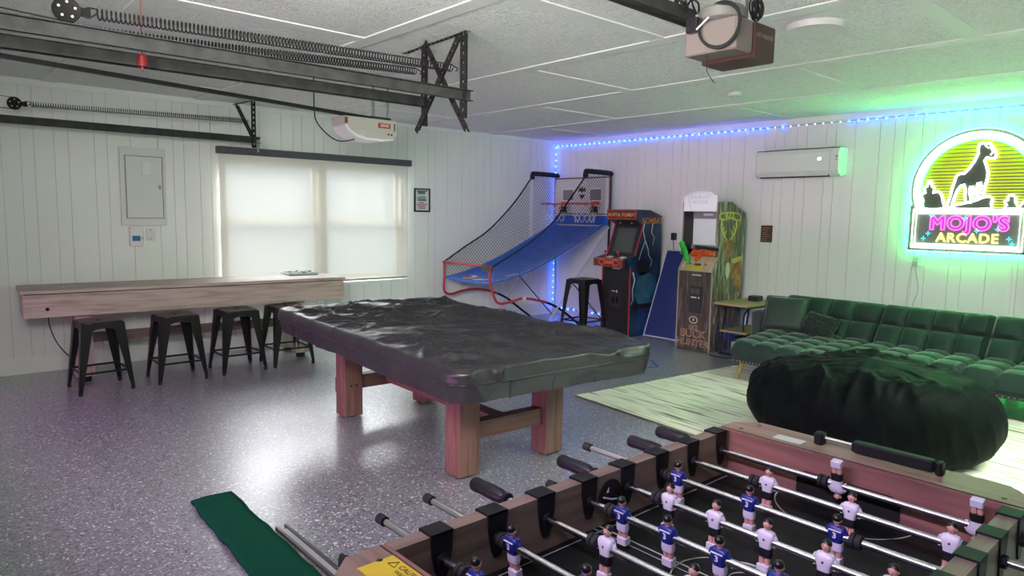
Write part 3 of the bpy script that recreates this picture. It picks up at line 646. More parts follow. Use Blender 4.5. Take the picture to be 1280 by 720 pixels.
t = thing('garage_opener', 'brown and beige box opener with coiled cable at the top right', 'garage opener', (5.6, -4.65, 2.15))
mo_b = M('opener_maroon', (0.055, 0.022, 0.02), 0.4); mo_g = M('opener_taupe', (0.19, 0.155, 0.14), 0.55)
ox0, ox1 = 5.52, 5.765
m = MB(); m.bbox((ox0, -4.765, 2.165), (ox1, -4.63, 2.298), 0.008); m.build('front_housing', mo_g, t, world=True)
m = MB(); m.bbox((ox0-0.004, -4.628, 2.150), (ox1+0.006, -4.455, 2.296), 0.006); m.build('rear_cover', mo_b, t, world=True)
m = MB(); put_text(m, 'LIFT-MASTER', 0.024, frame_mat((ox1+0.0065, -4.545, 2.245), (0, 1, 0), (0, 0, 1))); m.build('badge_lettering', M('badge_grey', (0.35, 0.3, 0.3), 0.5), t, world=True)
hanger_straps(t, [((5.60, -4.60, 2.29), (5.60, -4.60, 2.551)), ((5.71, -4.60, 2.29), (5.71, -4.60, 2.551))])
m = MB(); m.lathe([(0.088, 0), (0.098, 0.008), (0.098, 0.045), (0.085, 0.058), (0.03, 0.062)], 28, mat=Matrix.Translation((5.66, -4.70, 2.297))); m.build('motor_cap', M('motor_grey', (0.17, 0.165, 0.15), 0.5), t, smooth=True, world=True)
m = MB(); m.beam((5.53, RY0, 2.365), (5.53, -4.74, 2.335), 0.045, 0.05); m.build('drive_rail', galv, t, world=True)
m = MB(); m.beam((5.508, RY0, 2.338), (5.508, -4.74, 2.306), 0.014, 0.014); m.build('drive_chain', M('chain_black', (0.01, 0.01, 0.01), 0.6), t, world=True)
random.seed(3)
pts = [(5.70 + 0.095*math.cos(2*PI*i/26)*(1+0.06*math.sin(i*0.23)), -4.785 - 0.004*math.sin(i*0.5), 2.262 + 0.088*math.sin(2*PI*i/26) + 0.005*math.sin(i*0.17)) for i in range(60)]
m = MB(); m.tube(smooth_path(pts, 2), 0.0052, 6); m.build('cable_loop', black_rubber, t, smooth=True, world=True)
pts = [(5.72 + 0.012*math.sin(i*0.5), -4.56 + 0.028*math.cos(2*PI*i/9) + 0.0006*i, 2.37 + 0.04*math.sin(2*PI*i/9) + 0.008*math.sin(i*0.37)) for i in range(70)]
m = MB(); m.tube(smooth_path(pts, 2), 0.004, 5); m.build('cable_bundle', black_rubber, t, smooth=True, world=True)
m = MB(); m.tube([(5.60, -4.80, 2.26), (5.66, -4.79, 2.31)], 0.004, 6); m.build('white_tie', white_plastic, t, world=True)
m = MB(); m.bbox((5.545, -4.80, 2.255), (5.60, -4.768, 2.315), 0.004); m.build('connector_box', black_plastic, t, world=True)
for k in range(7):
    x = 5.53 + random.uniform(-.02, .03); y = -4.84 + random.uniform(-.06, .05)
    m = MB(); m.tube(smooth_path([(x, y, 2.36), (x+random.uniform(-.03, .03), y+random.uniform(-.04, .04), 2.395+random.uniform(0, .03)), (x+random.uniform(-.03, .05), y+random.uniform(-.05, .05), 2.37), (x+0.02, y+0.05, 2.34)]), 0.0045, 5); m.build('loose_wire', black_rubber, t, smooth=True, world=True)
m = MB(); m.tube(smooth_path([(5.62, -4.74, 2.166), (5.615, -4.735, 2.12), (5.62, -4.73, 2.09), (5.64, -4.71, 2.05)]), 0.0022, 5); m.build('antenna_wire', black_rubber, t, smooth=True, world=True)

# ================================================================== STOOLS
def make_stool(label, group, hgt, base, top=0.305):
    t = thing('metal_stool', label, 'stool', (0, 0, 0), 0, group)
    h = top/2; m = MB()
    # seat: rounded slab with dished centre and hand slot
    def seat(u, v):
        a = 2*PI*u; k = 1/ (abs(math.cos(a))**6 + abs(math.sin(a))**6)**(1/6); r = h*k
        lv = [(0.0, -0.006), (0.55, -0.005), (0.92, 0.0), (0.985, -0.003), (1.0, -0.012), (1.0, -0.055)]
        i = min(int(v*5+1e-6), 5); s_, dz = lv[i]
        return (r*s_*math.cos(a), r*s_*math.sin(a), hgt + dz)
    m.grid(seat, 40, 5, closed_u=True); m.build('seat', black_metal, t, smooth=True)
    m = MB(); m.box((-0.035, -0.012, hgt-0.0055), (0.035, 0.012, hgt-0.004)); m.build('seat_slot', M('slot_black', (0.002, 0.002, 0.002), 0.9), t)
    b = base/2; zt = hgt - 0.012
    for sx in (-1, 1):
        for sy in (-1, 1):
            m = MB(); a0 = Vector((sx*(h-0.012), sy*(h-0.012), zt)); a1 = Vector((sx*(b-0.012), sy*(b-0.012), 0.02))
            # two plates of the folded leg, wide at the top
            for (ax, wt, wb_) in (((1, 0, 0), 0.085, 0.026), ((0, 1, 0), 0.085, 0.026)):
                axv = Vector(ax); inn = Vector((-sx*ax[0], -sy*ax[1], 0)); nrm = Vector((-sx*ax[1], -sy*ax[0], 0))
                out0 = Vector((sx*0.012, sy*0.012, 0))
                p = [a0+out0, a0+out0+inn*wt, a1+out0+inn*wb_, a1+out0]
                vs = p + [q + nrm*0.004 for q in p]
                m.add(vs, [(0,1,2,3),(7,6,5,4),(0,4,5,1),(1,5,6,2),(2,6,7,3),(3,7,4,0)])
            m.build('leg', black_metal, t)
            m = MB(); m.bbox((sx*b-(0.026 if sx > 0 else -0.0), sy*b-(0.026 if sy > 0 else 0.0), 0.0), (sx*b-(0.0 if sx > 0 else -0.026), sy*b-(0.0 if sy > 0 else -0.026), 0.03), 0.004); m.build('rubber_foot', black_rubber, t)
    # arched aprons
    for k in range(4):
        R_ = Matrix.Rotation(k*PI/2, 4, 'Z'); m = MB(); n = 10; vs = []
        for i in range(n+1):
            x = -h+0.05 + (2*h-0.1)*i/n; q = 1-abs(2*i/n-1); zb = hgt-0.055-0.045*(1-math.sqrt(max(0, 1-(1-q)**2)))
            yy = h - 0.002
            vs += [R_ @ Vector((x, yy, hgt-0.03)), R_ @ Vector((x, yy+0.004, zb)), R_ @ Vector((x, yy-0.004, hgt-0.03)), R_ @ Vector((x, yy, zb))]
        fs = []
        for i in range(n):
            a = i*4; b2 = a+4; fs += [(a, b2, b2+1, a+1), (a+2, a+3, b2+3, b2+2), (a+1, b2+1, b2+3, a+3)]
        m.add(vs, fs); m.build('apron', black_metal, t)
    zc = hgt*0.29; bb = h + (b-h)*(1-zc/zt) - 0.015
    for k in range(4):
        R_ = Matrix.Rotation(k*PI/2, 4, 'Z'); m = MB(); m.beam(R_ @ Vector((-bb, bb, zc)), R_ @ Vector((bb, bb, zc)), 0.006, 0.016); m.build('footrest_bar', black_metal, t)
    return t
GS = 'black metal stools along the shuffleboard table'
st = make_stool('black metal stool nearest the left end of the shuffleboard table', GS, 0.570, 0.40)
spots = [((0.955, -6.185), 'black metal stool nearest the left end of the shuffleboard table', 0.05), ((0.955, -5.60), 'second black metal stool from the left end of the shuffleboard table', 0.0), ((0.93, -5.065), 'third black metal stool from the left end of the shuffleboard table', 0.0), ((0.93, -4.59), 'fourth black metal stool, half hidden by the covered pool table', -0.03)]
for i, ((x, y), lb, a) in enumerate(spots):
    s_ = st if i == 0 else copy_tree(st)
    s_.location = (x, y, 0); s_.rotation_euler = (0, 0, a); s_['label'] = lb
t = make_stool('tall black metal bar stool in front of the red arcade cabinet', None, 0.715, 0.42); t.location = (1.66, -1.13, 0); t.rotation_euler = (0, 0, 0.03)

# ================================================================== SHUFFLEBOARD TABLE
w_pale = wood('weathered_oak', (0.40, 0.325, 0.275), (0.26, 0.20, 0.17), 'y')
w_pale_z = wood('weathered_oak_post', (0.40, 0.32, 0.27), (0.25, 0.20, 0.165), 'z')
rzs = math.radians(-3.6)
t = thing('shuffleboard_table', 'long pale wooden shuffleboard table along the window wall', 'shuffleboard table', (0.48, -5.27, 0), 0)
t.rotation_euler = (0, 0, rzs)
hl = 1.365; hw = 0.275
def L(x, y, z): return (x, y, z)
m = MB(); m.box((hw-0.03, -hl, 0.578), (hw, hl, 0.765)); m.build('front_panel', w_pale, t)
m = MB(); m.box((-hw, -hl, 0.578), (-hw+0.03, hl, 0.765)); m.build('back_panel', w_pale, t)
for s_ in (-1, 1):
    m = MB(); m.prism([(-hw+0.03, 0.575), (hw-0.03, 0.575), (hw-0.03, 0.765), (-hw+0.03, 0.765)], lambda u, v, k: (u, s_*(hl-0.03*k), v)); m.build('end_panel', w_pale, t)
m = MB(); m.bbox((hw-0.045, -hl-0.02, 0.772), (hw+0.006, hl+0.02, 0.800), 0.004); m.build('top_rail', w_pale, t)
m = MB(); m.bbox((-hw-0.006, -hl-0.02, 0.772), (-hw+0.045, hl+0.02, 0.800), 0.004); m.build('top_rail', w_pale, t)
m = MB(); m.box((-hw+0.045, -hl-0.02, 0.772), (hw-0.045, -0.352, 0.797)); m.build('top_board', w_pale, t)
m = MB(); m.box((-hw+0.045, -0.348, 0.772), (hw-0.045, hl+0.02, 0.797)); m.build('top_board', w_pale, t)
m = MB(); m.box((-hw+0.01, -hl+0.01, 0.764), (hw-0.01, hl-0.01, 0.773)); m.build('shadow_gap', M('gap_brown', (0.03, 0.02, 0.018), 0.8), t)
m = MB(); m.cyl((hw-0.001, -hl+0.16, 0.645), (hw+0.006, -hl+0.16, 0.645), 0.014, n=14); m.build('ball_hole', M('slot_black', (0.002, 0.002, 0.002), 0.9), t)
for yy in (-0.95, 0.93):
    for s_ in (-1, 1):
        m = MB(); m.taper((s_*0.19, yy, 0.04), (s_*0.12, yy, 0.58), (0.05, 0.07), (0.04, 0.055)); m.build('leg', w_pale_z, t)
        m = MB(); m.cyl((s_*0.19, yy, 0), (s_*0.19, yy, 0.045), 0.04, n=14); m.build('levelling_foot', black_rubber, t)
    m = MB(); m.box((-0.10, yy-0.03, 0.33), (0.10, yy+0.03, 0.40)); m.build('crossbar', w_pale, t)
m = MB(); m.box((-0.015, -0.95, 0.30), (0.02, 0.93, 0.385)); m.build('stretcher', wood('dark_stretcher', (0.16, 0.11, 0.095), (0.09, 0.06, 0.055), 'y'), t)
# cord
m = MB(); m.tube(smooth_path([(0.55, -6.47, 0.572), (0.45, -6.45, 0.47), (0.34, -6.40, 0.33), (0.26, -6.33, 0.21), (0.16, -6.24, 0.10), (0.10, -6.18, 0.02), (0.12, -6.10, 0.012)]), 0.0045, 6)
tag(m.build('power_cord', black_rubber, smooth=True), 'black cord dangling from the left end of the shuffleboard table', 'cord')
# game tray on top
t = thing('game_tray', 'small black and white game tray on the shuffleboard table', 'tray', (0.30, -4.16, 0.80), -0.06)
m = MB(); m.bbox((-0.13, -0.16, 0), (0.13, 0.16, 0.022), 0.004); m.build('tray_base', M('tray_grey', (0.42, 0.43, 0.42), 0.5), t)
m = MB()
for i in range(6):
    for j in range(8):
        if (i+j) % 2: m.box((-0.12+i*0.04, -0.15+j*0.0375, 0.0215), (-0.08+i*0.04, -0.1125+j*0.0375, 0.0235))
m.build('dark_square', M('tray_dark', (0.03, 0.03, 0.03), 0.4), t, kind='stuff')
for k in range(9):
    m = MB(); m.cyl((-0.09+0.09*(k % 3), -0.12+0.11*(k//3)+0.02*(k % 2), 0.0235), (-0.09+0.09*(k % 3), -0.12+0.11*(k//3)+0.02*(k % 2), 0.034), 0.017, n=12); m.build('game_piece', M('tray_dark', (0.03, 0.03, 0.03), 0.4) if k % 2 else M('piece_white', (0.7, 0.7, 0.68), 0.4), t)

# ================================================================== POOL TABLE
pool_wood = wood('pool_walnut', (0.175, 0.088, 0.069), (0.092, 0.045, 0.036), 'z')
pool_wood_h = wood('pool_walnut_rail', (0.175, 0.088, 0.069), (0.092, 0.045, 0.036), 'y')
pool_wood_x = wood('pool_walnut_long', (0.175, 0.088, 0.069), (0.092, 0.045, 0.036), 'x')
pt = thing('pool_table', 'wooden-legged pool table under a black fitted cover', 'pool table', (3.625, -4.68, 0), math.radians(-2.4))
LX, LY, LH = 0.714, 0.322, 0.071
for sx in (-1, 1):
    for sy in (-1, 1):
        m = MB(); m.bbox((sx*LX-LH, sy*LY-LH, 0.012), (sx*LX+LH, sy*LY+LH, 0.63), 0.004); lg = m.build('leg', pool_wood, pt)
        m = MB(); m.cyl((sx*LX, sy*LY, 0), (sx*LX, sy*LY, 0.014), 0.05, n=18); m.build('leg_pad', black_rubber, pt)
        m = MB(); m.bbox((sx*LX-LH-0.006 if sx < 0 else sx*LX-0.02, sy*LY-LH-0.004 if sy < 0 else sy*LY+LH-0.02, 0.17), (sx*LX-LH+0.03 if sx < 0 else sx*LX+0.02, sy*LY-LH+0.02 if sy < 0 else sy*LY+LH+0.004, 0.28), 0.003); m.build('leg_cap', pool_wood, pt)
    m = MB(); m.box((sx*LX-0.038, -LY+LH, 0.20), (sx*LX+0.038, LY-LH, 0.30)); m.build('end_stretcher', pool_wood_h, pt)
for sy in (-1, 1):
    for k in (-1, 1):
        m = MB(); m.cyl((-LX+LH-0.001, sy*LY+k*0.022, 0.235), (-LX+LH+0.003, sy*LY+k*0.022, 0.235), 0.008, n=10); m.build('bolt', black_metal, pt)
m = MB(); m.box((-LX+0.038, -0.05, 0.225), (LX-0.038, 0.05, 0.275)); m.build('long_stretcher', pool_wood_x, pt)
m = MB(); m.box((-1.10, -0.54, 0.625), (1.10, 0.54, 0.70)); m.build('table_frame', pool_wood_x, pt)
# fitted cover
HL_, HW_ = 1.255, 0.675; RC = 0.09
def rr_point(a, hl, hw, rc):
    """point on a rounded rectangle perimeter, a in 0..1"""
    segs = [2*(hw-rc), rc*PI/2, 2*(hl-rc), rc*PI/2, 2*(hw-rc), rc*PI/2, 2*(hl-rc), rc*PI/2]
    tot = sum(segs); d = (a % 1.0)*tot; i = 0
    while d > segs[i] and i < 7: d -= segs[i]; i += 1
    t_ = d/segs[i]
    if i == 0: return (hl, -hw+rc+d, 1, 0)
    if i == 1: q = t_*PI/2; return (hl-rc+rc*math.cos(q), hw-rc+rc*math.sin(q), math.cos(q), math.sin(q))
    if i == 2: return (hl-rc-d, hw, 0, 1)
    if i == 3: q = PI/2+t_*PI/2; return (-hl+rc+rc*math.cos(q), hw-rc+rc*math.sin(q), math.cos(q), math.sin(q))
    if i == 4: return (-hl, hw-rc-d, -1, 0)
    if i == 5: q = PI+t_*PI/2; return (-hl+rc+rc*math.cos(q), -hw+rc+rc*math.sin(q), math.cos(q), math.sin(q))
    if i == 6: return (-hl+rc+d, -hw, 0, -1)
    q = 1.5*PI+t_*PI/2; return (hl-rc+rc*math.cos(q), -hw+rc+rc*math.sin(q), math.cos(q), math.sin(q))
def ridged(x, y, z=0): return 1 - abs(2*ns(x, y, z))
def crease(a, w=0.35):
    """narrow ridge profile from a noise value around zero"""
    return max(0.0, 1-abs(a)/w)**1.6
def cover_z(x, y):
    # creases running diagonally across the table, bunched towards the middle
    p_ = 0.62*x + 0.78*y; q_ = -0.78*x + 0.62*y
    p_ += 0.08*ns(x*2.1, y*2.1, 3); q_ += 0.05*ns(x*3.0, y*3.0, 6)
    k = max(0.25, min(1.0, 0.65 + 1.0*ns(x*1.6, y*1.6, 12)))
    w = 0.028*crease(ns(p_*1.3, q_*3.4, 1.0), 0.26) + k*(0.028*crease(ns(p_*2.6+4, q_*7.5, 5.0), 0.20) + 0.016*crease(ns(p_*5-3, q_*15, 8.0), 0.22))
    w += 0.012*ns(x*1.2, y*1.4, 9)
    e = min(1.0, max(0.0, min(HL_-abs(x), HW_-abs(y))/0.09))
    return 0.750 + w*(0.12+0.88*e)
NP, NR, NS = 420, 90, 18
def cover(u, v):
    k = v*(NR+NS); px, py, nx, ny = rr_point(u, HL_, HW_, RC)
    if k <= NR:
        s_ = (k/NR); x = px*s_; y = py*s_
        return (x, y, cover_z(x, y))
    q = (k-NR)/NS; z0 = cover_z(px, py)
    tot = 2*(2*HW_+2*HL_); pk = max(0.0, nx)**2            # the +x end bunches into puckers
    arc = u*tot
    puck = ridged(arc*3.1 + 0.5*ns(arc*2, 1), q*1.6, 2.0)**3; fold = ridged(arc*1.7, q*0.5, 7.0)**6
    if q < 0.40:
        r_ = q/0.40; o_ = 0.004 + 0.016*math.sin(r_*PI*0.55) + (0.030*pk+0.004)*puck*math.sin(r_*PI); z = z0 - 0.078*r_**1.15 + 0.010*pk*puck*math.sin(r_*PI)
    else:
        r_ = (q-0.40)/0.60; o_ = 0.008 - 0.020*r_ + 0.012*fold + 0.006*ns(arc*4, r_*1.5, 4); z = z0 - 0.078 - (0.098 + 0.008*ns(arc*2.5, 0, 7))*r_
        if r_ < 0.10: o_ += 0.006*(1-r_/0.10)
    return (px + nx*o_, py + ny*o_, z)
cover_mat = M('black_vinyl_cover', (0.021, 0.020, 0.023), 0.36, spec=0.6, bump=(60, 0.10, 0.004), vary=(5, 0.15))
m = MB(); m.grid(cover, NP, NR+NS, closed_u=True); cv = m.build('cover', cover_mat, pt, smooth='all'); cv.rotation_euler = (0, 0, math.radians(-2.0))
cv['label'] = 'black wrinkled vinyl cover with hanging skirt'
def on_cover(name, pts, r_, closed=False):
    m = MB(); m.tube(pts, r_, 6, closed=closed); q = m.build(name, cover_mat, pt, smooth='all'); q.rotation_euler = (0, 0, math.radians(-2.0))
on_cover('skirt_piping', [(px + nx*0.017, py + ny*0.017, 0.674 + 0.003*ns(k*0.3, 0)) for k in range(150) for px, py, nx, ny in [rr_point(k/150, HL_, HW_, RC)]], 0.005, True)
for yy in (-0.36, -0.08, 0.22, 0.47): on_cover('skirt_seam', [(HL_+0.010-0.02*t_, yy+0.004*math.sin(9*t_), 0.672-0.098*t_) for t_ in [k/6 for k in range(7)]], 0.005)
for xx in (-0.75, 0.1, 0.85): on_cover('skirt_seam', [(xx, -HW_-0.010+0.02*t_, 0.672-0.098*t_) for t_ in [k/6 for k in range(7)]], 0.0035)

# ================================================================== BASKETBALL ARCADE GAME
bk = thing('basketball_game', 'folding double-hoop basketball arcade game with blue ramp in the corner', 'basketball game', (0.72, -1.2, 0))
red_t = M('red_tube', (0.42, 0.035, 0.04), 0.35); white_t = M('white_tube', (0.60, 0.62, 0.66), 0.4)
blue_f = M('blue_fabric', (0.006, 0.105, 0.56), 0.6, bump=(90, 0.15), vary=(6, 0.2), sheen=0.2)
XL, XRR = 0.24, 1.24
for x, ex in ((XL, -0.02), (XRR, 0.0)):
    m = MB(); m.tube([(x, -0.20, 0.0), (x, -0.20, 2.04)], 0.016, 10); m.build('back_post', black_metal if x > 1 else white_t, bk, smooth=True, world=True)
    m = MB(); m.tube(smooth_path([(x, -0.20, 2.03), (x, -0.24, 2.045), (x, -0.64, 2.05), (x, -0.69, 2.035), (x, -0.70, 1.97)]), 0.034, 10); m.build('padded_arm', M('pad_black', (0.008, 0.009, 0.014), 0.8), bk, smooth=True, world=True)
for x, pts, dark in ((XL, [(-2.20, 0.50), (-2.10, 0.445), (-1.93, 0.475), (-1.73, 0.490), (-1.46, 0.452), (-1.17, 0.346), (-0.94, 0.20), (-0.66, 0.016)], 0), (1.15, [(-2.13, 0.49), (-2.04, 0.415), (-1.85, 0.427), (-1.65, 0.452), (-1.38, 0.403), (-1.16, 0.336), (-0.94, 0.225), (-0.62, 0.016)], 1)):
    m = MB(); P = smooth_path([(x, -2.20, 0.86), (x, -2.20, 0.70)] + [(x, a, b_) for a, b_ in pts], 6); n = len(P)
    k = int(n*0.72); m.tube(P[:k+1], 0.016, 10, 0); m.tube(P[k:], 0.0155, 10, 1); m.build('front_leg', [red_t, black_metal], bk, smooth=True, world=True)
m = MB(); m.tube(smooth_path([(XL, -2.20, 0.84), (XL+0.01, -2.20, 0.858), (XL+0.05, -2.20, 0.864), (1.10, -2.20, 0.864), (1.145, -2.20, 0.856), (1.15, -2.20, 0.84)], 5), 0.016, 10); m.build('front_bar', red_t, bk, smooth=True, world=True)
m = MB(); m.bbox((1.02, -2.235, 0.80), (1.16, -2.16, 0.875), 0.006); sb = m.build('score_box', M('scorebox_dark', (0.05, 0.05, 0.055), 0.5), bk, world=True)
m = MB(); m.bbox((1.055, -1.69, 0.43), (1.17, -1.63, 0.475), 0.006); m.build('leg_clip', white_t, bk, world=True)
for x in (XL, 1.25):
    m = MB(); m.tube([(x, -0.22, 1.33), (x, -1.42, 0.03)], 0.011, 8); m.build('strut', white_t, bk, smooth=True, world=True)
    m = MB(); m.tube([(x, -0.95, 0.66), (x, -0.24, 0.02)], 0.008, 6); m.build('rear_brace', black_metal, bk, world=True)
# backboard
m = MB(); m.box((XL+0.01, -0.25, 1.50), (XRR+0.02, -0.236, 1.99)); m.build('backboard', M('board_white', (0.60, 0.58, 0.60), 0.35), bk, world=True)
m = MB(); x0, x1, z0, z1 = XL+0.005, XRR+0.025, 1.50, 1.995
m.tube([(x0, -0.252, z0), (x1, -0.252, z0), (x1, -0.252, z1), (x0, -0.252, z1)], 0.009, 6, closed=True); m.build('backboard_rim', M('rim_brown', (0.14, 0.03, 0.035), 0.5), bk, world=True)
for xa in (0.39, 0.905):
    m = MB(); a, b_, c0, c1 = xa, xa+0.24, 1.67, 1.855
    m.box((a, -0.2525, c0), (b_, -0.2505, c1), 0); m.box((a+0.02, -0.254, c0+0.02), (b_-0.02, -0.252, c1-0.02), 1); m.build('target_square', [M('sq_white', (0.7, 0.7, 0.72), 0.4), M('sq_grey', (0.20, 0.19, 0.21), 0.4)], bk, world=True)
m = MB(); lg_m = M('logo_black', (0.02, 0.02, 0.025), 0.5)
m.prism([(0.70, 1.80), (0.735, 1.875), (0.755, 1.84), (0.775, 1.89), (0.795, 1.84), (0.83, 1.87), (0.845, 1.80), (0.80, 1.815), (0.775, 1.79), (0.745, 1.815)], lambda u, v, s_: (u, -0.2515-0.001*s_, v))
m.prism([(0.72, 1.765), (0.83, 1.765), (0.80, 1.725), (0.775, 1.705), (0.75, 1.725)], lambda u, v, s_: (u, -0.2515-0.001*s_, v)); m.build('board_emblem', lg_m, bk, world=True)
m = MB(); m.box((XL+0.01, -0.262, 1.345), (XRR+0.02, -0.25, 1.485)); m.build('lower_panel', blue_f, bk, world=True)
for z in (1.345, 1.487):
    m = MB(); m.tube([(XL, -0.268, z), (XRR+0.025, -0.268, z)], 0.009, 6); m.build('panel_edge', white_t, bk, world=True)
for xc in (0.47, 1.04):
    m = MB(); m.tube([(xc+0.20*math.cos(2*PI*k/28), -0.475+0.20*math.sin(2*PI*k/28), 1.635) for k in range(28)], 0.010, 6, closed=True); rm = m.build('hoop', M('hoop_red', (0.55, 0.05, 0.035), 0.4), bk, smooth=True, world=True)
    m = MB(); m.bbox((xc-0.06, -0.29, 1.585), (xc+0.06, -0.252, 1.67), 0.005); m.build('hoop_mount', M('hoop_red', (0.55, 0.05, 0.035), 0.4), bk, world=True)
    m = MB()
    for k in range(12):
        a0 = 2*PI*k/12
        for s_ in (-1, 1):
            P = []
            for j in range(5):
                a = a0 + s_*j*2*PI/24; r_ = 0.20 - 0.075*(j/4)**0.7; P.append((xc+r_*math.cos(a), -0.475+r_*math.sin(a), 1.632-0.062*j))
            m.tube(P, 0.0035, 3)
    m.build('hoop_net', M('net_white', (0.72, 0.70, 0.72), 0.7), bk, world=True)
    m = MB(); m.tube(smooth_path([(xc+0.16, -0.47, 1.60), (xc+0.20, -0.45, 1.53), (xc+0.10, -0.35, 1.51), (xc, -0.28, 1.60)]), 0.008, 5); m.bbox((xc+0.13, -0.52, 1.52), (xc+0.19, -0.43, 1.60), 0.006); m.build('sensor_arm', black_plastic, bk, world=True)
# ramp, with sagging front pocket
def ramp_z(y):
    pts = [(-0.25, 1.345), (-0.80, 1.09), (-1.23, 0.90), (-1.60, 0.77), (-1.90, 0.695), (-2.08, 0.665), (-2.20, 0.652)]
    for (a, za), (b_, zb) in zip(pts, pts[1:]):
        if y >= b_: t_ = (a-y)/(a-b_); return za + (zb-za)*t_
    return pts[-1][1]
def ramp(u, v):
    y = -0.25 - 1.95*v; z = ramp_z(y); sag = 0.035*math.sin(PI*u)*math.sin(PI*min(1, v*1.0))**0.8
    return (XL + u*(1.22-XL), y, z - sag + 0.035*(2*u-1)**4)
m = MB(); m.grid(ramp, 24, 40); rp = m.build('ramp', blue_f, bk, smooth=True, world=True)
md = rp.modifiers.new('thick', 'SOLIDIFY'); md.thickness = 0.012
# printed emblem at the front pocket
def on_ramp(x, y, lift=0.0): 
    p = ramp((x-XL)/(1.22-XL), (-0.25-y)/1.95); return (p[0], p[1], p[2]+0.016)
def lifted(up, x, y):
    p = on_ramp(x, y); return (p[0], p[1], p[2]+up)
def ramp_patch(name, poly, mat, up=0.0):
    m = MB(); n = len(poly); cx = sum(p[0] for p in poly)/n; cy = sum(p[1] for p in poly)/n
    m.grid(lambda u, v: lifted(up, cx + (poly[int(round(u*n)) % n][0]-cx)*v, cy + (poly[int(round(u*n)) % n][1]-cy)*v), n, 6, closed_u=True); m.build(name, mat, bk, world=True)
def ell(cx, cy, rx, ry, n=16): return [(cx+rx*math.cos(2*PI*i/n), cy+ry*math.sin(2*PI*i/n)) for i in range(n)]
ramp_patch('emblem_ball', ell(0.52, -2.00, 0.085, 0.10), M('emblem_white', (0.68, 0.68, 0.72), 0.6)); ramp_patch('emblem_ball', [(p[0], p[1]) for p in ell(0.50, -2.02, 0.06, 0.06)], M('emblem_red', (0.45, 0.04, 0.05), 0.6), 0.006)
ramp_patch('emblem_stripe', [(0.66, -2.10), (0.72, -1.98), (0.80, -2.02), (0.90, -1.92), (0.88, -2.06), (0.78, -2.12)], M('emblem_white', (0.68, 0.68, 0.72), 0.6)); ramp_patch('emblem_stripe', [(0.95, -1.80), (1.04, -1.68), (1.10, -1.72), (1.02, -1.82)], M('emblem_white', (0.68, 0.68, 0.72), 0.6))
# side ropes and nets
ropes = {XL: [(-0.72, 1.985), (-1.05, 1.62), (-1.47, 1.27), (-1.87, 1.053), (-2.20, 0.87)], 1.20: [(-0.66, 1.98), (-0.97, 1.652), (-1.25, 1.375), (-1.65, 1.123), (-2.20, 0.865)]}
netm = M('net_black', (0.015, 0.016, 0.02), 0.8)
for x, P in ropes.items():
    path = smooth_path([(x, a, b_) for a, b_ in P], 8)
    m = MB(); m.tube(path, 0.011, 6); m.build('net_rope', M('rope_black', (0.01, 0.01, 0.012), 0.7), bk, smooth=True, world=True)
    def top_z(y):
        if y > -0.70: return 2.03
        for a, b_ in zip(path, path[1:]):
            if a.y >= y >= b_.y: return a.z + (b_.z-a.z)*(a.y-y)/max(1e-6, a.y-b_.y)
        return 0.87
    m = MB(); step = 0.048; ys = [-0.22 - step*i for i in range(int(1.97/step)+1)]
    def net_pt(y, f): zb = ramp_z(max(y, -2.19)) + 0.03; zt = max(zb, top_z(y)); return Vector((x, y, zb + (zt-zb)*f))
    # diagonals in (y,z) clipped to the strip
    for sgn in (1, -1):
        c0 = -4.0
        while c0 < 5.0:
            run = []
            for i in range(61):
                y = -0.22 - 1.96*i/60; z = c0 + sgn*(y+1.2)*1.0; zb = ramp_z(max(y, -2.19)) + 0.02; zt = top_z(y)
                if zb <= z <= zt: run.append((x + 0.004*math.sin(y*9), y, z))
                else:
                    if len(run) > 1: m.tube(run, 0.0021, 3, caps=False)
                    run = []
            if len(run) > 1: m.tube(run, 0.0021, 3, caps=False)
            c0 += 0.050
    m.build('side_net', netm, bk, world=True, kind='stuff')

# ================================================================== ARCADE CABINETS
def side_panel(poly, x, t_): 
    return lambda u, v, s_: (x + t_*s_, u, v)
red_edge = M('tmolding_red', (0.40, 0.03, 0.035), 0.35)
cab_black = M('cabinet_black', (0.012, 0.012, 0.014), 0.45)
X0, X1 = 1.605, 2.065; TH = 0.02
mk = thing('arcade_cabinet', 'black and red fighting-game arcade cabinet with twin joysticks', 'arcade cabinet', ((X0+X1)/2, -0.45, 0))
prof = [(-0.16, 0.0), (-0.74, 0.0), (-0.74, 0.86), (-0.86, 0.865), (-0.87, 0.955), (-0.66, 1.00), (-0.52, 1.38), (-0.66, 1.44), (-0.67, 1.56), (-0.40, 1.56), (-0.16, 1.49)]
art_navy = M_ramp('side_art_navy', [(0.35, (0.008, 0.012, 0.03)), (0.55, (0.012, 0.035, 0.09)), (0.75, (0.02, 0.08, 0.16))], scale=4, rough=0.4)
for x in (X0, X1-TH):
    m = MB(); m.prism(prof, side_panel(prof, x, TH), 0, 1); m.build('side_panel', [art_navy, red_edge], mk, world=True)
m = MB(); m.box((X0+TH, -0.735, 0.02), (X1-TH, -0.70, 0.865)); m.build('front_panel', cab_black, mk, world=True)
m = MB(); m.bbox((X0+0.14, -0.742, 0.36), (X1-0.14, -0.734, 0.62), 0.004); cd = m.build('coin_door', M('coin_door_black', (0.02, 0.021, 0.023), 0.35), mk, world=True)
m = MB(); m.box((X0+0.17, -0.745, 0.545), (X0+0.23, -0.741, 0.556)); m.bbox((X0+0.245, -0.748, 0.535), (X0+0.262, -0.741, 0.565), 0.002); m.build('coin_slot', M('coin_plate', (0.55, 0.55, 0.53), 0.4), mk, world=True)
m = MB()
for k in range(2): m.box((X0+0.18+k*0.06, -0.7435, 0.40), (X0+0.215+k*0.06, -0.7415, 0.48))
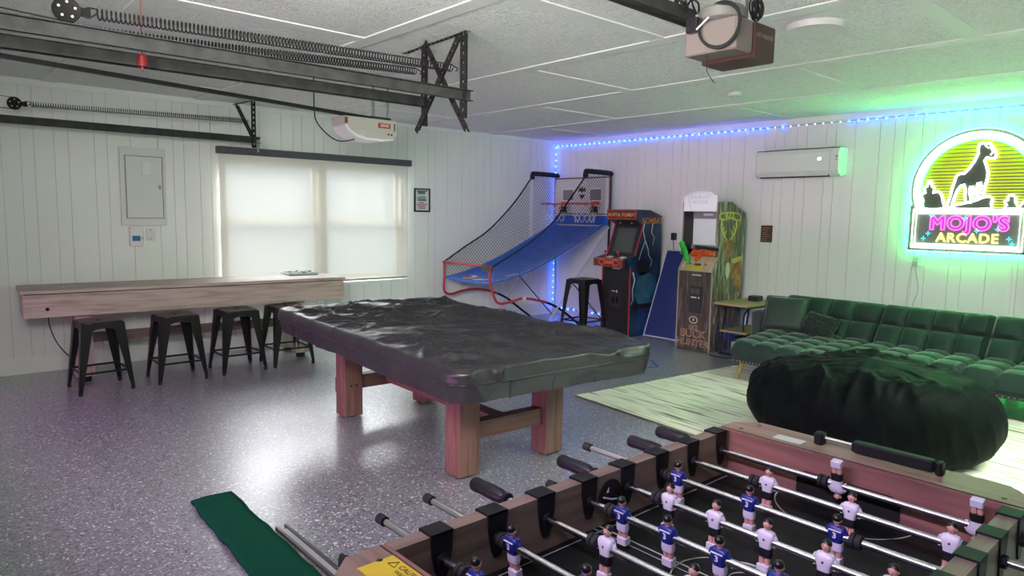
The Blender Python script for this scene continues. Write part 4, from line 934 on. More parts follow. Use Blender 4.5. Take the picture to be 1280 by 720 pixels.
m.build('coin_return', M('slot_black', (0.002, 0.002, 0.002), 0.9), mk, world=True)
m = MB(); m.prism([(-0.735, 0.865), (-0.865, 0.87), (-0.875, 0.955), (-0.66, 1.00), (-0.66, 0.94)], lambda u, v, s_: (X0+TH-0.045 + s_*(X1-X0-2*TH+0.06), u, v), 0); m.build('control_deck', M('deck_black', (0.03, 0.03, 0.035), 0.4), mk, world=True)
m = MB(); m.box((X0-0.02, -0.882, 0.865), (X1-0.015, -0.872, 0.958)); m.build('deck_front', M('deck_red', (0.10, 0.02, 0.022), 0.4), mk, world=True)
m = MB()
for cx in (X0+0.12, X0+0.33):
    m.tube([(cx+0.055*math.cos(2*PI*k/20), -0.884, 0.915+0.03*math.sin(2*PI*k/20)) for k in range(20)], 0.008, 5, closed=True)
m.box((X0+0.15, -0.8855, 0.895), (X0+0.30, -0.882, 0.935)); m.box((X0-0.02, -0.8855, 0.953), (X1-0.015, -0.881, 0.962)); m.box((X0-0.02, -0.8855, 0.862), (X1-0.015, -0.881, 0.868)); m.box((X1-0.045, -0.8855, 0.862), (X1-0.035, -0.881, 0.962)); m.build('deck_dragon_print', M('deck_print', (0.62, 0.09, 0.05), 0.5), mk, world=True)
m = MB(); m.box((X0+0.17, -0.7405, 0.825), (X0+0.29, -0.735, 0.84)); m.build('cabinet_badge', M('coin_plate', (0.55, 0.55, 0.53), 0.4), mk, world=True)
for cx in (X0+0.10, X0+0.30):
    m = MB(); m.cyl((cx, -0.80, 0.965), (cx, -0.80, 1.03), 0.006, n=8); m.ball((cx, -0.80, 1.04), 0.018); m.build('joystick', M('joy_red', (0.5, 0.02, 0.04), 0.3), mk, smooth=True, world=True)
    m = MB()
    for k in range(6):
        bx = cx+0.05+0.028*(k % 3); by = -0.82+0.035*(k//3); bz = 0.955+(by+0.875)*0.21+0.006
        m.cyl((bx, by, bz-0.004), (bx, by, bz+0.010), 0.010, n=10)
    m.build('button_group', M('btn_white', (0.62, 0.62, 0.66), 0.35), mk, world=True)
# monitor, bezel, marquee
m = MB(); m.add([(X0+TH, -0.655, 1.00), (X1-TH, -0.655, 1.00), (X1-TH, -0.515, 1.38), (X0+TH, -0.515, 1.38)], [(0, 1, 2, 3)]); m.build('bezel', cab_black, mk, world=True)
m = MB(); q = 0.06; m.add([(X0+TH+q, -0.646, 1.035), (X1-TH-q, -0.646, 1.035), (X1-TH-q, -0.537, 1.335), (X0+TH+q, -0.537, 1.335)], [(0, 1, 2, 3)]); m.build('screen', M('crt_off', (0.075, 0.085, 0.085), 0.12), mk, world=True)
m = MB(); m.add([(X0+TH, -0.52, 1.38), (X1-TH, -0.52, 1.38), (X1-TH, -0.655, 1.435), (X0+TH, -0.655, 1.435)], [(0, 1, 2, 3)]); m.build('speaker_panel', cab_black, mk, world=True)
for k in (-1, 1):
    m = MB(); m.cyl((X0+0.23+k*0.09, -0.578, 1.397), (X0+0.23+k*0.09, -0.581, 1.392), 0.012, n=12); m.build('speaker', M('btn_white', (0.62, 0.62, 0.66), 0.35), mk, world=True)
m = MB(); m.box((X0+TH, -0.668, 1.445), (X1-TH, -0.655, 1.555)); m.build('marquee', M_ramp('marquee_red', [(0.3, (0.04, 0.008, 0.01)), (0.6, (0.16, 0.03, 0.02))], scale=14), mk, world=True)
m = MB(); z0, z1 = 1.438, 1.562
m.box((X0-0.001, -0.676, z0), (X1+0.001, -0.66, z0+0.012)); m.box((X0-0.001, -0.676, z1-0.012), (X1+0.001, -0.66, z1)); m.box((X0-0.001, -0.676, z0), (X0+0.012, -0.66, z1)); m.box((X1-0.012, -0.676, z0), (X1+0.001, -0.66, z1)); m.build('marquee_frame', red_edge, mk, world=True)
m = MB(); put_text(m, 'MORTAL KOMBAT', 0.056, frame_mat(((X0+X1)/2, -0.6695, 1.495), (1, 0, 0), (0, 0, 1)), bold=0.001, spacing=0.92); m.build('marquee_lettering', M('marquee_gold', (0.62, 0.36, 0.08), 0.5), mk, world=True)
m = MB(); m.prism([(-0.16, 1.49), (-0.40, 1.56), (-0.66, 1.56), (-0.66, 1.55), (-0.40, 1.55), (-0.17, 1.48)], lambda u, v, s_: (X0+TH + s_*(X1-X0-2*TH), u, v)); m.build('top_cover', cab_black, mk, world=True)
m = MB(); m.box((X0+TH, -0.17, 0.02), (X1-TH, -0.16, 1.48)); m.build('rear_panel', cab_black, mk, world=True)
# side art: lightning and abstract blue shapes, plus lettering (right side, facing +x)
def side_print(name, polys, mat, x, parent):
    m = MB()
    for P in polys: m.prism(P, lambda u, v, s_: (x + 0.0012*s_, u, v))
    m.build(name, mat, parent, world=True)
def bolt(pts, w=0.012):
    a = [(y-w*(1-i/len(pts)), z) for i, (y, z) in enumerate(pts)]; b_ = [(y+w*(1-i/len(pts)), z) for i, (y, z) in enumerate(pts)]
    return a + b_[::-1]
side_print('lightning_print', [bolt([(-0.50, 1.42), (-0.53, 1.30), (-0.48, 1.18), (-0.55, 1.05), (-0.60, 0.93)]), bolt([(-0.48, 1.18), (-0.42, 1.08), (-0.40, 1.0), (-0.33, 0.93), (-0.36, 0.86)], 0.010), bolt([(-0.34, 1.40), (-0.36, 1.28), (-0.30, 1.22), (-0.33, 1.12)], 0.010), bolt([(-0.70, 0.80), (-0.66, 0.70), (-0.70, 0.58), (-0.68, 0.46), (-0.72, 0.40)], 0.014)], M('bolt_cyan', (0.50, 0.72, 0.76), 0.5), X1, mk)
side_print('blue_art_print', [[(-0.60, 0.74), (-0.50, 0.80), (-0.36, 0.78), (-0.24, 0.70), (-0.20, 0.52), (-0.24, 0.40), (-0.58, 0.40), (-0.66, 0.52)]], M_ramp('art_teal', [(0.3, (0.02, 0.06, 0.12)), (0.7, (0.05, 0.20, 0.27))], scale=5), X1, mk)
side_print('blue_art_print', [[(-0.56, 0.34), (-0.24, 0.35), (-0.20, 0.20), (-0.24, 0.09), (-0.58, 0.08), (-0.60, 0.22)]], M_ramp('art_blue', [(0.3, (0.01, 0.03, 0.09)), (0.7, (0.03, 0.09, 0.20))], scale=5), X1, mk)
side_print('dark_art_print', [[(-0.66, 0.40), (-0.20, 0.40), (-0.20, 0.35), (-0.64, 0.335)]], cab_black, X1, mk)
side_print('dark_art_print', [[(-0.60, 0.95), (-0.48, 0.97), (-0.38, 0.90), (-0.40, 0.78), (-0.56, 0.75), (-0.64, 0.84)]], cab_black, X1, mk)
m = MB(); put_text(m, 'KOMBAT', 0.10, frame_mat((X1+0.0015, -0.35, 1.425), (0, 1, 0), (0, 0, 1)), bold=0.002); m.build('side_lettering', M('side_orange', (0.55, 0.20, 0.03), 0.5), mk, world=True)

# power adapter on the wall behind
t = thing('wall_adapter', 'black power adapter on the back wall between the two arcade cabinets', 'adapter', (2.30, 0, 1.16))
m = MB(); m.bbox((2.13, -0.05, 1.19), (2.19, 0, 1.28), 0.006); m.build('adapter_body', black_plastic, t, world=True)
m = MB(); m.tube(smooth_path([(2.16, -0.035, 1.19), (2.165, -0.02, 1.0), (2.16, -0.02, 0.5), (2.15, -0.03, 0.16)]), 0.004, 5); m.build('lead', black_rubber, t, world=True)

# navy board with white edge leaning on the wall
t = thing('navy_board', 'navy blue board with white edging leaning on the wall between the arcade cabinets', 'board', (2.40, -0.3, 0))
nav = M('navy_laminate', (0.014, 0.034, 0.15), 0.6); wed = M('white_edging', (0.55, 0.58, 0.62), 0.5)
def lean(x, s_, dz=0.0): 
    y = -0.50 + 0.42*s_; return (x, y, 0.004 + 1.055*s_)
def lean_box(m, x0, x1, s0, s1, th0, th1):
    n = Vector((0, -1.055, 0.42)).normalized(); vs = []
    for th in (th0, th1):
        for (x, s_) in ((x0, s0), (x1, s0), (x1, s1), (x0, s1)): vs.append(Vector(lean(x, s_)) + n*th)
    m.add(vs, [(3,2,1,0),(4,5,6,7),(0,1,5,4),(1,2,6,5),(2,3,7,6),(3,0,4,7)])
m = MB(); lean_box(m, 2.125, 2.76, 0.0, 1.0, 0, 0.025); m.build('board_panel', nav, t, world=True)
m = MB(); lean_box(m, 2.118, 2.132, 0, 1.003, -0.001, 0.027); lean_box(m, 2.132, 2.765, 0, 0.014, -0.001, 0.027); lean_box(m, 2.132, 2.765, 0.989, 1.003, -0.001, 0.027); m.build('board_edging', wed, t, world=True)

# hunting cabinet
X0, X1 = 2.785, 3.23; TH = 0.018
bh = thing('arcade_cabinet', 'camouflage deer-hunting arcade cabinet with green and orange guns', 'arcade cabinet', ((X0+X1)/2, -0.5, 0))
camo = M_ramp('camo_grass', [(0.32, (0.020, 0.016, 0.013)), (0.45, (0.075, 0.058, 0.046)), (0.56, (0.15, 0.118, 0.092)), (0.68, (0.46, 0.38, 0.33))], scale=7.5, detail=9, stretch=(4, 4, 0.6), rough=0.45, distortion=0.8)
bark = M_ramp('camo_bark', [(0.30, (0.018, 0.013, 0.010)), (0.50, (0.062, 0.046, 0.036)), (0.72, (0.17, 0.13, 0.105))], scale=4.5, detail=9, stretch=(6, 6, 0.8), rough=0.5, distortion=1.0)
tmold = M('tmolding_tan', (0.30, 0.27, 0.20), 0.4)
prof = [(-0.19, 0.0), (-0.80, 0.0), (-0.80, 0.88), (-0.80, 0.905), (-0.685, 1.06), (-0.68, 1.14), (-0.755, 1.21), (-0.755, 1.65), (-0.48, 1.655), (-0.20, 1.53)]
for x, mm in ((X0, [M('cab_inner_black', (0.01, 0.01, 0.011), 0.5), tmold]), (X1-TH, [camo, tmold])):
    m = MB(); m.prism(prof, side_panel(prof, x, TH), 0, 1); m.build('side_panel', mm, bh, world=True)
m = MB(); m.box((X0+TH, -0.795, 0.01), (X1-TH, -0.77, 0.885)); m.build('front_panel', bark, bh, world=True)
m = MB(); m.bbox((X0+0.155, -0.803, 0.42), (X1-0.125, -0.794, 0.72), 0.004); m.build('coin_door', M('coin_door_grey', (0.022, 0.026, 0.028), 0.35), bh, world=True)
for k in range(2):
    m = MB(); m.tube([(X0+0.18+k*0.065+dx, -0.805, z_) for dx, z_ in ((0, 0.635), (0.045, 0.635), (0.045, 0.695), (0, 0.695))], 0.004, 4, closed=True); m.box((X0+0.192+k*0.065, -0.8055, 0.645), (X0+0.213+k*0.065, -0.802, 0.685)); m.build('coin_slot', M('coin_plate_dim', (0.10, 0.11, 0.11), 0.4), bh, world=True)
m = MB(); m.box((X0+0.185, -0.806, 0.59), (X0+0.255, -0.802, 0.605)); m.cyl((X0+0.285, -0.806, 0.597), (X0+0.285, -0.802, 0.597), 0.010, n=10); m.build('coin_lock', M('coin_plate', (0.55, 0.55, 0.53), 0.4), bh, world=True)
m = MB(); m.box((X0+0.18, -0.7985, 0.84), (X0+0.30, -0.794, 0.852)); m.build('cabinet_badge', M('coin_plate', (0.55, 0.55, 0.53), 0.4), bh, world=True)
m = MB(); m.tube([(X0+0.225+0.052*math.cos(2*PI*k/24), -0.797, 0.345+0.036*math.sin(2*PI*k/24)) for k in range(24)], 0.006, 5, closed=True)
m.prism([(0.225+0.035*math.cos(2*PI*k/16), 0.345+0.024*math.sin(2*PI*k/16)) for k in range(0, 16)], lambda u, v, s_: (X0+u, -0.7955-0.001*s_, v), 1); m.prism([(0.215, 0.33), (0.235, 0.33), (0.24, 0.36), (0.215, 0.362)], lambda u, v, s_: (X0+u, -0.797-0.001*s_, v), 0); m.build('brand_oval_print', [M('oval_gold', (0.50, 0.48, 0.30), 0.5), M('oval_black', (0.02, 0.02, 0.018), 0.5)], bh, world=True)
logm = M_ramp('log_letter', [(0.35, (0.13, 0.075, 0.04)), (0.6, (0.34, 0.23, 0.15)), (0.8, (0.5, 0.42, 0.32))], scale=18, stretch=(2, 2, 6), rough=0.6)
for body, zz, sz in (('BIG', 0.255, 0.075), ('BUCK', 0.185, 0.125), ('HUNTER', 0.085, 0.105)):
    m = MB(); put_text(m, body, sz, frame_mat(((X0+X1)/2, -0.7965, zz), (1, 0, 0), (0, 0, 1)), bold=0.003, spacing=1.0); m.build('front_lettering', logm, bh, world=True)
# control deck
deck = M_ramp('deck_tan', [(0.3, (0.30, 0.25, 0.17)), (0.6, (0.50, 0.44, 0.33))], scale=9)
dk = [(-0.795, 0.886), (-0.795, 0.90), (-0.69, 1.045), (-0.52, 1.09), (-0.52, 1.0), (-0.69, 0.95)]
m = MB(); m.prism(dk, lambda u, v, s_: (X0+TH + s_*(X1-X0-2*TH), u, v)); m.build('control_deck', deck, bh, world=True)
DM = frame_mat(((X0+X1)/2, -0.7425, 0.974), (1, 0, 0), (0, 0.105, 0.145))   # local x across, y up the slope, z outwards
def deck_poly(P, mi, m, h=0.003, z0=0.0): m.prism(P, lambda u, v, s_: tuple(DM @ Vector((u, v, z0 + h*s_))), mi)
m = MB(); deck_poly([(-0.14, -0.085), (0.10, -0.085), (0.06, -0.045), (-0.06, -0.03), (-0.13, -0.05)], 0, m); m.build('deck_yellow_print', M('deck_yellow', (0.52, 0.42, 0.03), 0.5), bh, world=True)
m = MB(); deck_poly([(-0.04, -0.035), (0.04, -0.035), (0.04, -0.005), (-0.04, -0.005)], 0, m, z0=0.002); m.build('deck_plate', M('deck_plate', (0.10, 0.07, 0.05), 0.5), bh, world=True)
for u, cn, cc in ((-0.105, 'btn_green', (0.02, 0.28, 0.04)), (0.095, 'btn_orange', (0.6, 0.10, 0.02))):
    m = MB(); m.lathe([(0.014, 0), (0.014, 0.008), (0.010, 0.012)], 12, mat=DM @ Matrix.Translation((u, -0.012, 0.002))); m.build('button', M(cn, cc, 0.35), bh, world=True)
m = MB(); m.bbox((X0+TH+0.19, -0.60, 1.07), (X0+TH+0.31, -0.52, 1.16), 0.006); m.build('sensor_box', deck, bh, world=True)
m = MB(); m.cyl((X0+TH+0.22, -0.602, 1.125), (X0+TH+0.22, -0.598, 1.125), 0.012, n=12); m.cyl((X0+TH+0.28, -0.602, 1.125), (X0+TH+0.28, -0.598, 1.125), 0.012, n=12); m.build('sensor_lens', black_plastic, bh, world=True)
# screen housing
m = MB(); m.box((X0+TH, -0.565, 1.17), (X1-TH, -0.555, 1.47)); m.build('screen', M('screen_white', (0.62, 0.63, 0.66), 0.3, emit=(0.8, 0.85, 0.9), estr=0.10), bh, world=True)
m = MB(); m.box((X0+TH, -0.572, 1.465), (X1-TH, -0.553, 1.56), 0); m.build('screen_bezel', M('bezel_grey', (0.25, 0.25, 0.27), 0.5), bh, world=True)
m = MB(); m.box((X0+TH, -0.60, 1.125), (X1-TH, -0.553, 1.172), 0); m.build('screen_bezel', M('bezel_grey', (0.25, 0.25, 0.27), 0.5), bh, world=True)
m = MB(); m.box((X0+0.15, -0.5745, 1.500), (X0+0.27, -0.5715, 1.525)); m.build('bezel_label', M('bezel_label', (0.62, 0.62, 0.64), 0.5), bh, world=True)
m = MB(); P = [(-0.205, 0), (0.205, 0), (0.205, 0.17)] + [(0.165*math.cos(PI*k/16), 0.175+0.045*math.sin(PI*k/16)) for k in range(17)] + [(-0.205, 0.17)]
m.prism(P, lambda u, v, s_: ((X0+X1)/2+u, -0.765+0.012*s_, 1.545+v)); m.build('marquee', M('marquee_white', (0.66, 0.66, 0.70), 0.4, emit=(0.9, 0.92, 1.0), estr=0.12), bh, world=True)
m = MB(); mq = M('marquee_ghost', (0.52, 0.52, 0.56), 0.5); cx = (X0+X1)/2
m.tube([(cx+0.15*math.cos(PI*k/20), -0.767, 1.70+0.05*math.sin(PI*k/20)) for k in range(21)] + [(cx-0.13, -0.767, 1.62), (cx-0.10, -0.767, 1.56)], 0.003, 4); put_text(m, 'BIG BUCK', 0.055, frame_mat((cx, -0.7665, 1.70), (1, 0, 0), (0, 0, 1))); put_text(m, 'HUNTER', 0.05, frame_mat((cx, -0.7665, 1.645), (1, 0, 0), (0, 0, 1))); m.build('marquee_lettering', mq, bh, world=True)
m = MB(); m.box((X0+TH, -0.76, 1.64), (X1-TH, -0.48, 1.65)); m.prism([(-0.48, 1.65), (-0.21, 1.53), (-0.21, 1.52), (-0.48, 1.64)], lambda u, v, s_: (X0+TH+s_*(X1-X0-2*TH), u, v)); m.build('top_cover', cab_black, bh, world=True)
m = MB(); m.box((X0+TH, -0.21, 0.02), (X1-TH, -0.20, 1.52)); m.build('rear_panel', cab_black, bh, world=True)
# side art: plain antlered deer head and gold arched plate
gold = M('art_gold', (0.55, 0.43, 0.06), 0.45); fur = M_ramp('art_fur', [(0.35, (0.16, 0.055, 0.022)), (0.7, (0.42, 0.18, 0.07))], scale=12, rough=0.6)
XS = X1
side_print('deer_neck_print', [[(-0.56, 0.99), (-0.40, 0.96), (-0.22, 1.03), (-0.22, 0.60), (-0.36, 0.74), (-0.46, 0.86)]], fur, XS, bh)
side_print('deer_head_print', [[(-0.60, 1.24), (-0.52, 1.24), (-0.45, 1.24), (-0.46, 1.10), (-0.50, 0.98), (-0.56, 0.98), (-0.60, 1.10)], [(-0.68, 1.22), (-0.61, 1.23), (-0.61, 1.19), (-0.66, 1.18)], [(-0.44, 1.23), (-0.36, 1.22), (-0.38, 1.18), (-0.44, 1.19)]], fur, XS, bh)
side_print('deer_chest_print', [[(-0.54, 0.98), (-0.49, 0.99), (-0.46, 0.90), (-0.50, 0.80), (-0.55, 0.86)]], M('art_cream', (0.48, 0.42, 0.32), 0.5), XS+0.0006, bh)
side_print('gold_mane_print', [[(-0.45, 1.02), (-0.22, 1.06), (-0.22, 1.01), (-0.40, 0.97)]], M('art_amber', (0.50, 0.32, 0.05), 0.5), XS+0.0006, bh)
m = MB()
for s_, c0 in ((-1, -0.56), (1, -0.49)):
    m.tube(smooth_path([(XS+0.002, c0, 1.24), (XS+0.002, c0+s_*0.07, 1.30), (XS+0.002, c0+s_*0.12, 1.37), (XS+0.002, c0+s_*0.115, 1.44), (XS+0.002, c0+s_*0.08, 1.47)], 5), 0.008, 5)
    for (a, b_, c_) in ((0.05, 1.285, 1.34), (0.095, 1.33, 1.385), (0.125, 1.37, 1.42)): m.tube([(XS+0.002, c0+s_*a, b_), (XS+0.002, c0+s_*(a-0.03), c_)], 0.006, 5)
m.build('antler_print', gold, bh, world=True)
m = MB(); m.tube(smooth_path([(XS+0.002, -0.72, 1.49), (XS+0.002, -0.69, 1.525), (XS+0.002, -0.52, 1.54), (XS+0.002, -0.34, 1.525), (XS+0.002, -0.29, 1.47), (XS+0.002, -0.36, 1.455), (XS+0.002, -0.52, 1.475), (XS+0.002, -0.66, 1.455)], 5, closed=True), 0.007, 5, closed=True)
put_text(m, 'BUCK', 0.075, frame_mat((XS+0.0015, -0.51, 1.503), (0, 1, 0), (0, 0, 1)), bold=0.002); m.build('side_lettering', gold, bh, world=True)

def light_gun(name, label, loc, rot, mat, matd):
    t = thing(name, label, 'light gun', loc); t.rotation_euler = rot
    body = [(-0.20, 0.0), (-0.07, 0.012), (0.0, 0.02), (0.05, 0.03), (0.17, 0.028), (0.17, 0.058), (0.04, 0.066), (-0.03, 0.060), (-0.10, 0.045), (-0.20, 0.045)]
    m = MB(); m.prism(body, lambda u, v, s_: (u, -0.017+0.034*s_, v)); m.build('gun_body', mat, t)
    m = MB(); m.cyl((0.16, 0, 0.045), (0.25, 0, 0.045), 0.012, n=10); m.build('barrel', mat, t)
    m = MB(); m.prism([(-0.05, 0.02), (0.0, 0.022), (-0.01, -0.035), (-0.045, -0.04)], lambda u, v, s_: (u, -0.013+0.026*s_, v)); m.build('grip', mat, t)
    m = MB(); m.cyl((0.03, -0.02, 0.045), (0.03, 0.02, 0.045), 0.018, n=12); m.build('receiver_print', matd, t)
    return t
gg = M('gun_green', (0.035, 0.42, 0.05), 0.35); go = M('gun_orange', (0.72, 0.11, 0.025), 0.35); gbr = M('gun_brown', (0.22, 0.10, 0.05), 0.5)
light_gun('light_gun', 'bright green toy rifle hanging at the left of the hunting cabinet deck', (2.835, -0.79, 1.08), (0.25, 1.10, -0.35), gg, gg).scale = (0.62, 1.3, 1.25)
light_gun('light_gun', 'orange toy rifle lying on the hunting cabinet deck', (3.02, -0.745, 1.045), (-0.75, 0.10, -0.20), go, gbr).scale = (0.68, 1.5, 1.5)
m = MB(); m.tube([(2.88, -0.625, 1.150), (3.17, -0.625, 1.130)], 0.016, 8); tag(m.build('gun_rest', M('gun_dark_green', (0.02, 0.03, 0.022), 0.5)), 'dark gun rest below the hunting cabinet screen', 'gun rest')

# ================================================================== C-SHAPED SIDE TABLE
t = thing('side_table', 'small C-shaped side table with wooden top between hunting cabinet and sofa', 'side table', (3.42, -0.45, 0))
ctop = wood('side_table_oak', (0.34, 0.25, 0.12), (0.24, 0.165, 0.075), 'y')
m = MB(); m.bbox((3.262, -0.80, 0.548), (3.66, -0.13, 0.575), 0.004); m.build('table_top', ctop, t, world=True)
m = MB(); m.box((3.265, -0.795, 0.536), (3.655, -0.135, 0.548)); m.build('top_frame', black_metal, t, world=True)
for y in (-0.72, -0.22):
    m = MB(); m.tube(smooth_path([(3.30, y, 0.540), (3.34, y, 0.48), (3.345, y, 0.40), (3.33, y, 0.26), (3.32, y, 0.12), (3.32, y, 0.02)], 5), 0.011, 8); m.tube([(3.30, y, 0.011), (3.62, y, 0.011)], 0.011, 8); m.build('leg', black_metal, t, smooth=True, world=True)
    m = MB(); m.tube(smooth_path([(3.64, y, 0.54), (3.585, y, 0.47), (3.575, y, 0.36), (3.59, y, 0.20), (3.60, y, 0.02)], 5), 0.010, 8); m.build('leg', black_metal, t, smooth=True, world=True)
m = MB(); m.bbox((3.32, -0.76, 0.255), (3.64, -0.17, 0.275), 0.003); m.build('lower_shelf', ctop, t, world=True)
t = thing('small_speaker', 'small black speaker box on the side table', 'speaker', (3.47, -0.33, 0.575))
m = MB(); m.bbox((3.43, -0.40, 0.575), (3.54, -0.27, 0.632), 0.006); m.build('case', black_plastic, t, world=True)
m = MB(); m.box((3.54, -0.39, 0.583), (3.5425, -0.28, 0.624)); m.build('grille', M('grille_dark', (0.03, 0.03, 0.03), 0.7), t, world=True)
t = thing('storage_bag', 'dark bag on the floor beneath the side table', 'bag', (3.46, -0.80, 0))
m = MB()
def sack(u, v):
    a = 2*PI*u; z = v*0.21; r_ = (1 - 0.15*v) * (1 if v < 0.98 else 0.0) * (0.9 + 0.10*math.sin(PI*v)) + 0.03*ns(3*math.cos(a), 3*math.sin(a), v*3)
    return (3.46 + 0.09*r_*math.cos(a), -0.47 + 0.22*r_*math.sin(a), z)
m.grid(sack, 28, 10, closed_u=True); m.build('bag_body', M('bag_cloth', (0.010, 0.012, 0.016), 0.7, bump=(30, 0.3)), t, smooth=True, world=True)
m = MB(); m.box((3.28, -0.785, 0.10), (3.283, -0.755, 0.20), mat=None); 
m = MB(); m.prism([(-0.03, -0.045), (0.03, -0.03), (0.03, 0.045), (-0.03, 0.03)], lambda u, v, s_: (3.46+u, -0.700-0.002*s_, 0.12+v)); m.build('bag_tag', M('tag_grey', (0.20, 0.24, 0.22), 0.6), t, world=True)
m = MB(); m.tube(smooth_path([(3.27, -0.86, 0.008), (3.38, -0.92, 0.008), (3.50, -0.90, 0.008), (3.60, -0.85, 0.008), (3.70, -0.80, 0.008)]), 0.005, 5)
tag(m.build('power_cord', black_rubber, smooth=True), 'black cord on the floor beside the hunting cabinet base', 'cord')

# ================================================================== SOFA
velvet = M('green_velvet', (0.009, 0.029, 0.020), 0.62, spec=0.3, sheen=0.24, bump=(120, 0.06), vary=(4, 0.18))
frame_green = M('sofa_frame_green', (0.010, 0.020, 0.016), 0.6, sheen=0.2)
brass = M('brass_leg', (0.52, 0.36, 0.09), 0.3, metal=0.8)
def pad(fn, nu, nv, puff, thick, name, mat, parent, sub=8):
    """tufted slab; fn(u,v,h) -> xyz, h measured along the outward normal"""
    NU, NV = nu*sub, nv*sub; m = MB()
    def hgt(u, v):
        a = abs(2*((u*nu) % 1.0)-1) if u < 1 else 1.0; b_ = abs(2*((v*nv) % 1.0)-1) if v < 1 else 1.0
        h = (1-a**2.6)**0.62*(1-b**2.6)**0.62 if False else ((1-a**3.2)*(1-b_**3.2))**0.55
        e = min(u, 1-u)*nu; f = min(v, 1-v)*nv; drop = 0.0
        if e < 0.18: drop += (1-e/0.18)**2*0.02
        if f < 0.18: drop += (1-f/0.18)**2*0.02
        return puff*h - drop + 0.004*ns(u*nu*2.1, v*nv*2.3, nu)
    m.grid(lambda u, v: fn(u, v, hgt(u, v)), NU, NV)
    o_ = len(m.v)
    rim = [i for i in range(NU+1)] + [j*(NU+1)+NU for j in range(1, NV+1)] + [NV*(NU+1)+i for i in range(NU-1, -1, -1)] + [j*(NU+1) for j in range(NV-1, 0, -1)]
    uv = [(i % (NU+1)/NU, (i//(NU+1))/NV) for i in rim]
    low = [fn(u, v, -thick) for u, v in uv]; n = len(rim)
    m.v += [tuple(p) for p in low]
    for k in range(n):
        l = (k+1) % n; m.f.append((rim[k], rim[l], o_+l, o_+k)); m.m.append(0)
    m.f.append(tuple(o_+k for k in range(n))); m.m.append(0)
    return m.build(name, mat, parent, smooth=True, world=True)
sf = thing('tufted_sofa', 'long dark green velvet tufted sofa along the back wall', 'sofa', (5.35, -0.9, 0))
SX0, SX1, SXC = 3.93, 6.70, 4.87
CF, SF_, SB = -1.78, -1.33, -0.62
pad(lambda u, v, h: (SX0 + 0.14*max(0, 1-v*1.35) + u*(SXC-SX0-0.14*max(0, 1-v*1.35)), CF + v*(SB-CF), 0.345 + h), 4, 5, 0.045, 0.10, 'chaise_cushion', velvet, sf)
pad(lambda u, v, h: (SXC+0.004 + u*0.866, SF_ + v*(SB-SF_), 0.345 + h), 4, 3, 0.045, 0.10, 'seat_cushion', velvet, sf)
pad(lambda u, v, h: (SXC+0.874 + u*0.95, SF_ + v*(SB-SF_), 0.345 + h), 4, 3, 0.045, 0.10, 'seat_cushion', velvet, sf)
bn = Vector((0, -0.36, 0.30)).normalized()   # back normal
def back_fn(x0, x1): 
    return lambda u, v, h: (x0 + u*(x1-x0), -0.74 + 0.28*v + bn.y*h*1.0, 0.345 + 0.36*v + bn.z*h*0.7)
for a, b_ in ((SX0, SXC-0.004), (SXC+0.004, SXC+0.868), (SXC+0.876, SX1)):
    pad(back_fn(a, b_), 4, 2, 0.062, 0.13, 'backrest', velvet, sf)
for x0, x1 in ((3.765, 3.90), (SX1+0.03, SX1+0.165)):
    m = MB(); m.bbox((x0, -0.93, 0.14), (x1, -0.34, 0.555), 0.03); m.build('arm', M('sofa_arm_green', (0.016, 0.034, 0.026), 0.6, sheen=0.4), sf, smooth=True, world=True)
m = MB(); m.prism([(SX0+0.15, CF+0.02), (SXC, CF+0.02), (SXC, SF_+0.02), (SX1, SF_+0.02), (SX1, -0.40), (SX0+0.01, -0.40), (SX0+0.01, -0.95)], lambda u, v, s_: (u, v, 0.185 + 0.075*s_)); m.build('base_frame', frame_green, sf, world=True)
def nails(p0, p1, n):
    m = MB()
    for i in range(n): q = Vector(p0).lerp(Vector(p1), i/(n-1)); m.ball(q, 0.006, n=6, m=4)
    m.build('nailhead_trim', M('nail_brass', (0.45, 0.42, 0.34), 0.3, metal=0.9), sf, smooth=True, world=True)
nails((SX0+0.16, CF+0.015, 0.20), (SXC, CF+0.015, 0.20), 26); nails((SXC, SF_+0.015, 0.20), (SX1, SF_+0.015, 0.20), 50); nails((SX0+0.145, CF+0.02, 0.20), (SX0+0.005, -0.95, 0.20), 22)
for (x, y, dx, dy) in ((4.12, -1.66, -0.035, -0.02), (4.80, -1.66, 0.02, -0.02), (4.10, -1.20, -0.02, 0.02), (5.75, -1.22, 0, -0.02), (6.60, -1.22, 0.02, -0.02), (4.0, -0.48, -0.02, 0.03), (5.35, -0.48, 0, 0.03), (6.6, -0.48, 0.02, 0.03)):
    m = MB(); m.cyl((x+dx, y+dy, 0.0135 if y < -1 else 0.0), (x, y, 0.187), 0.010, 0.021, 12); m.build('leg', brass, sf, smooth=True, world=True)
